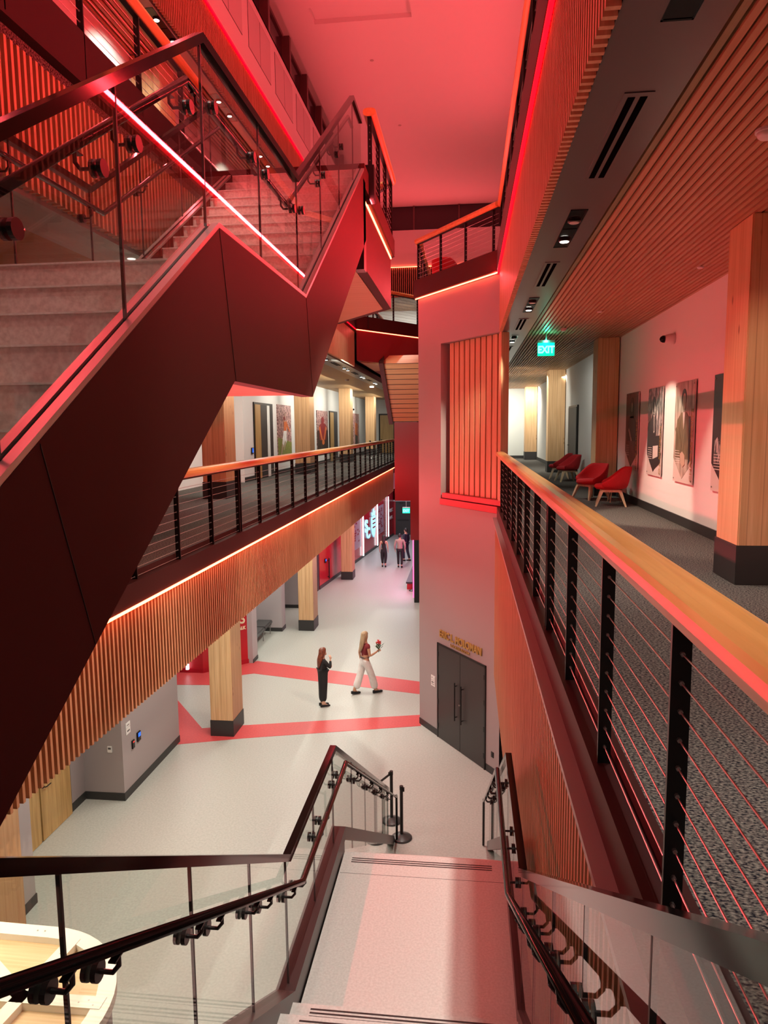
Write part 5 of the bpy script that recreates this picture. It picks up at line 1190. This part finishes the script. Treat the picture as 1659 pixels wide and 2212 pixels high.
def shoe(t, an, toe, mt='blackcloth', sole=0.0):
    a = Vector(an); b = Vector(toe); d = (b - a); d.z = 0; d.normalize(); s = Vector((d.y, -d.x, 0))
    bm = nb(); h0 = min(a.z, b.z)
    prof = [(-0.075, 0.03), (-0.03, 0.038), (0.05, 0.04), (0.13, 0.045), (0.19, 0.03), (0.215, 0.01)]
    top = []; bot = []
    c = Vector((a.x, a.y, 0)); zt = [0.075, 0.075, 0.07, 0.055, 0.045, 0.035]
    tilt = (a.z - 0.09) 
    for k, (u, w_) in enumerate(prof):
        zz = max(0.0, tilt * (1 - (u + 0.075) / 0.25))
        for sg in (-1, 1):
            bot.append(bm.verts.new(c + d * u + s * w_ * sg + Vector((0, 0, zz + 0.002)))); top.append(bm.verts.new(c + d * u + s * w_ * sg * 0.8 + Vector((0, 0, zz + zt[k]))))
    for k in range(5):
        i = 2 * k
        bm.faces.new((bot[i], bot[i + 1], bot[i + 3], bot[i + 2])); bm.faces.new((top[i], top[i + 1], top[i + 3], top[i + 2])); bm.faces.new((bot[i], bot[i + 2], top[i + 2], top[i])); bm.faces.new((bot[i + 1], bot[i + 3], top[i + 3], top[i + 1]))
    bm.faces.new((bot[0], bot[1], top[1], top[0])); bm.faces.new((bot[10], bot[11], top[11], top[10]))
    obj('shoe', bm, mt, t, smooth=False)

# blonde woman, white trousers
J = base_pose(); J.update(hipL=(-0.09, 0, 0.90), knL=(-0.10, -0.10, 0.50), anL=(-0.10, -0.30, 0.12), toL=(-0.11, -0.16, 0.03), knR=(0.10, 0.16, 0.50), anR=(0.10, 0.26, 0.09), toR=(0.11, 0.41, 0.03),
         shR=(0.165, 0.01, 1.37), elR=(0.23, 0.02, 1.10), wrR=(0.20, 0.25, 1.17), handR=dict(f=(0.0, 0.75, 0.5), s=(0.3, 0, 1), t=1, c=0.95), shL=(-0.165, 0, 1.37), elL=(-0.21, -0.05, 1.10), wrL=(-0.22, 0.0, 0.86), look=(-0.3, 0.95, 0))
t = person('blonde woman in maroon top and wide white trousers, walking with flowers', (-2.83, 19.12, 0), R(-52), J, 'skintan')
t.scale = (1.04, 1.04, 1.04)
garment('top', t, [(0, 0, 1.02), (0, 0.0, 1.12), (0, 0.0, 1.30), (0, -0.01, 1.40), (-0.16, 0, 1.375), (-0.20, -0.02, 1.27), (0.16, 0.01, 1.375), (0.205, 0.01, 1.27)], [(0, 1), (1, 2), (2, 3), (2, 4), (4, 5), (2, 6), (6, 7)], [(0.120, 0.098), (0.116, 0.095), (0.137, 0.108), 0.06, 0.062, 0.056, 0.062, 0.056], 'maroon')
garment('trousers', t, [(0, 0, 1.03), (0, 0, 0.93), (-0.095, 0, 0.86), (-0.105, -0.10, 0.50), (-0.10, -0.24, 0.13), (0.095, 0, 0.86), (0.105, 0.15, 0.50), (0.10, 0.25, 0.11)], [(0, 1), (1, 2), (2, 3), (3, 4), (1, 5), (5, 6), (6, 7)], [(0.125, 0.102), (0.140, 0.120), 0.112, 0.098, 0.115, 0.112, 0.098, 0.115], 'whitecloth')
hairloft(t, [(0, 0, 1.735, 0.012, 0.014), (0, 0, 1.728, 0.045, 0.05), (0, 0, 1.708, 0.070, 0.080), (0, -0.005, 1.67, 0.086, 0.098), (0, -0.015, 1.62, 0.092, 0.095), (0, -0.035, 1.56, 0.095, 0.078), (0, -0.06, 1.49, 0.100, 0.058), (-0.005, -0.085, 1.41, 0.098, 0.045), (-0.015, -0.10, 1.32, 0.082, 0.038), (-0.025, -0.115, 1.24, 0.058, 0.03), (-0.03, -0.12, 1.18, 0.022, 0.014)], 'blonde')
shoe(t, (-0.10, -0.30, 0.12), (-0.11, -0.16, 0.03)); shoe(t, (0.10, 0.26, 0.09), (0.11, 0.41, 0.03))
obj('belt', lathe(nb(), [(0.128, 1.015), (0.130, 1.035)], 24), 'ink', t)
# bouquet in her hand
mw = Matrix.Translation((-2.83, 19.12, 0)) @ Matrix.Rotation(R(-52), 4, 'Z') @ Matrix.Scale(1.04, 4)
hp = mw @ Vector((0.20, 0.315, 1.24))
t = thing('bouquet', 'small bouquet of red flowers in the blonde woman\'s hand', 'flowers', hp)
random.seed(3)
bm = nb()
for k in range(9):
    a = k * 0.7; tube(bm, [(0, 0, -0.10), (0.02 * math.cos(a), 0.02 * math.sin(a), 0.02), (0.07 * math.cos(a), 0.07 * math.sin(a), 0.12 + 0.02 * (k % 3))], 0.005, 5)
obj('stems', bm, 'leaf', t)
for k in range(12):
    a = k * 2.4; rr_ = 0.05 + 0.03 * (k % 3); z_ = 0.02 + 0.012 * k
    bm = nb(); c = Vector((rr_ * math.cos(a), rr_ * math.sin(a), z_)); dd = Vector((math.cos(a), math.sin(a), 0.9)).normalized(); s_ = dd.cross(Vector((0, 0, 1))).normalized()
    pts = [c - dd * 0.05, c + s_ * 0.025, c + dd * 0.07, c - s_ * 0.025]; v = [bm.verts.new(p) for p in pts]; bm.faces.new(v); v2 = [bm.verts.new(p + Vector((0.001, 0.001, -0.003))) for p in pts]; bm.faces.new(v2)
    for i in range(4): bm.faces.new((v[i], v[(i + 1) % 4], v2[(i + 1) % 4], v2[i]))
    obj('leaf', bm, 'leaf', t)
for k in range(7):
    a = k * 0.95; rr_ = 0.055 if k else 0.0; c = Vector((rr_ * math.cos(a), rr_ * math.sin(a), 0.16 + 0.03 * (k % 3)))
    bm = nb()
    for q in range(6):
        b = q * 1.047; e1 = c + Vector((0.045 * math.cos(b), 0.045 * math.sin(b), 0.03)); e2 = c + Vector((0.03 * math.cos(b + 0.5), 0.03 * math.sin(b + 0.5), 0.015)); e3 = c + Vector((0.03 * math.cos(b - 0.5), 0.03 * math.sin(b - 0.5), 0.015))
        v = [bm.verts.new(p) for p in (c - Vector((0, 0, 0.02)), e2, e1, e3)]; bm.faces.new(v)
    tube(bm, [c - Vector((0, 0, 0.02)), c + Vector((0, 0, 0.012))], [0.018, 0.012], 8)
    obj('blossom', bm, 'flower' if k != 3 else 'yellow', t)

# woman in long black dress with auburn hair
J = base_pose(); J.update(shR=(0.16, 0.02, 1.37), elR=(0.20, 0.17, 1.17), wrR=(0.12, 0.20, 1.40), handR=dict(f=(-0.25, -0.05, 1), s=(0, 1, 0), t=1, c=0.6), shL=(-0.16, 0.02, 1.37), elL=(-0.14, 0.16, 1.13), wrL=(0.07, 0.22, 1.20), handL=dict(f=(1, 0.1, 0.1), s=(0, 0, 1), t=1, c=0.7), look=(0, 0.9, -0.4),
         head1=(0, 0.035, 1.58), head2=(0, 0.03, 1.65), hipL=(-0.06, 0, 0.90), hipR=(0.06, 0, 0.90), knL=(-0.07, 0.02, 0.5), knR=(0.07, 0.02, 0.5), anL=(-0.07, -0.03, 0.09), toL=(-0.07, 0.12, 0.03), anR=(0.07, -0.03, 0.09), toR=(0.07, 0.12, 0.03))
t = person('woman with long auburn hair in an ankle-length black dress, hand at her face', (-3.83, 18.12, 0), R(-62), J)
t.scale = (0.93, 0.93, 0.93)
garment('dress', t, [(0, 0, 0.95), (0, 0.0, 1.11), (0, 0.0, 1.30), (0, -0.01, 1.40), (-0.16, 0.02, 1.37), (-0.14, 0.16, 1.13), (0.05, 0.22, 1.195), (0.16, 0.02, 1.37), (0.20, 0.17, 1.17), (0.125, 0.198, 1.375), (0, 0.0, 0.62), (0, -0.01, 0.35), (0.0, -0.01, 0.10)], [(0, 1), (1, 2), (2, 3), (2, 4), (4, 5), (5, 6), (2, 7), (7, 8), (8, 9), (0, 10), (10, 11), (11, 12)],
        [(0.172, 0.150), (0.118, 0.098), (0.138, 0.112), 0.06, 0.064, 0.050, 0.036, 0.064, 0.050, 0.036, (0.165, 0.140), (0.150, 0.125), (0.142, 0.120)], 'blackcloth')
hairloft(t, [(0, 0.01, 1.742, 0.012, 0.014), (0, 0.01, 1.735, 0.05, 0.055), (0, 0.01, 1.712, 0.078, 0.088), (0, 0.005, 1.67, 0.098, 0.105), (0, -0.005, 1.61, 0.106, 0.100), (0, -0.03, 1.54, 0.115, 0.088), (-0.005, -0.055, 1.46, 0.130, 0.078), (-0.015, -0.075, 1.38, 0.135, 0.068), (-0.03, -0.088, 1.29, 0.120, 0.060), (-0.055, -0.09, 1.20, 0.09, 0.05), (-0.08, -0.09, 1.11, 0.055, 0.035), (-0.09, -0.09, 1.05, 0.018, 0.014)], 'auburn', wave=0.07)
shoe(t, (-0.07, -0.03, 0.09), (-0.07, 0.12, 0.03)); shoe(t, (0.07, -0.03, 0.09), (0.07, 0.12, 0.03))
obj('badge', B(0.03, 0.09, 0.128, 0.134, 0.98, 1.09), 'signw', t)
# far group
J = base_pose(); J.update(knL=(-0.09, 0.08, 0.50), anL=(-0.08, 0.02, 0.10), toL=(-0.09, 0.17, 0.03), knR=(0.09, 0.0, 0.50), anR=(0.08, -0.14, 0.12), toR=(0.09, 0.0, 0.03))
t = person('dark-haired woman in sleeveless black jumpsuit walking away down the corridor', (-4.46, 37.6, 0), R(4), J)
garment('jumpsuit', t, [(0, 0, 0.95), (0, 0.0, 1.11), (0, 0.0, 1.29), (0, -0.01, 1.37), (-0.09, 0.0, 0.86), (-0.09, 0.06, 0.50), (-0.07, 0.02, 0.17), (0.09, 0, 0.86), (0.09, 0.0, 0.50), (0.07, -0.11, 0.17)], [(0, 1), (1, 2), (2, 3), (0, 4), (4, 5), (5, 6), (0, 7), (7, 8), (8, 9)], [(0.142, 0.12), (0.108, 0.09), (0.132, 0.105), 0.09, 0.108, 0.095, 0.058, 0.108, 0.095, 0.058], 'blackcloth')
hairloft(t, [(0, 0, 1.735, 0.012, 0.014), (0, 0, 1.728, 0.045, 0.05), (0, 0, 1.708, 0.070, 0.080), (0, -0.005, 1.66, 0.088, 0.098), (0, -0.015, 1.60, 0.092, 0.092), (0, -0.045, 1.52, 0.092, 0.066), (0, -0.075, 1.42, 0.085, 0.05), (0, -0.09, 1.32, 0.06, 0.035), (0, -0.10, 1.25, 0.02, 0.012)], 'darkhair')
shoe(t, (-0.08, 0.02, 0.09), (-0.09, 0.17, 0.03)); shoe(t, (0.08, -0.14, 0.12), (0.09, 0.0, 0.03))
def suit(t, jm, tm, J, hairm, longj=0.82):
    garment('jacket', t, [(0, 0, longj + 0.06), (0, 0.0, 1.10), (0, 0.0, 1.30), (0, -0.01, 1.43), J['shL'], J['elL'], Vector(J['wrL']).lerp(Vector(J['elL']), 0.06), J['shR'], J['elR'], Vector(J['wrR']).lerp(Vector(J['elR']), 0.06)], [(0, 1), (1, 2), (2, 3), (2, 4), (4, 5), (5, 6), (2, 7), (7, 8), (8, 9)], [(0.155, 0.122), (0.138, 0.112), (0.160, 0.118), 0.065, 0.075, 0.056, 0.044, 0.075, 0.056, 0.044], jm)
    garment('trousers', t, [(0, 0, 0.96), J['hipL'], J['knL'], Vector(J['anL']) + Vector((0, 0, 0.02)), J['hipR'], J['knR'], Vector(J['anR']) + Vector((0, 0, 0.02))], [(0, 1), (1, 2), (2, 3), (0, 4), (4, 5), (5, 6)], [(0.135, 0.11), 0.10, 0.075, 0.062, 0.10, 0.075, 0.062], tm)
    hairloft(t, [(0, 0, 1.735, 0.012, 0.014), (0, 0, 1.728, 0.045, 0.05), (0, 0, 1.708, 0.068, 0.078), (0, -0.005, 1.67, 0.082, 0.094), (0, -0.02, 1.62, 0.083, 0.086), (0, -0.035, 1.57, 0.075, 0.066), (0, -0.04, 1.54, 0.05, 0.04)], hairm)
    shoe(t, J['anL'], J['toL']); shoe(t, J['anR'], J['toR'])
J = base_pose(); J.update(shL=(-0.19, 0, 1.40), shR=(0.19, 0, 1.40), elL=(-0.26, -0.03, 1.12), elR=(0.26, -0.03, 1.12), wrL=(-0.24, 0.04, 0.88), wrR=(0.25, 0.04, 0.88), knL=(-0.09, 0.10, 0.50), anL=(-0.08, 0.03, 0.10), toL=(-0.09, 0.18, 0.03), knR=(0.09, 0.0, 0.50), anR=(0.09, -0.13, 0.12), toR=(0.10, 0.01, 0.03))
t = person('man in beige blazer and black trousers walking away, between two people', (-3.58, 37.5, 0), R(2), J); t.scale = (1.06, 1.06, 1.06)
suit(t, 'beige', 'blackcloth', J, 'darkhair')
J = base_pose(); J.update(shL=(-0.19, 0, 1.40), shR=(0.19, 0, 1.40), elL=(-0.25, -0.05, 1.12), elR=(0.25, -0.03, 1.12), wrL=(-0.20, 0.08, 0.90), wrR=(0.22, 0.06, 0.90), knL=(-0.09, 0.10, 0.50), anL=(-0.09, 0.06, 0.09), toL=(-0.10, 0.21, 0.03), knR=(0.09, -0.04, 0.50), anR=(0.09, -0.16, 0.10), toR=(0.10, -0.02, 0.03))
t = person('man in dark navy suit turned sideways, rightmost in the far group', (-3.42, 39.4, 0), R(62), J); t.scale = (1.08, 1.08, 1.08)
suit(t, 'navy', 'navy', J, 'darkhair')
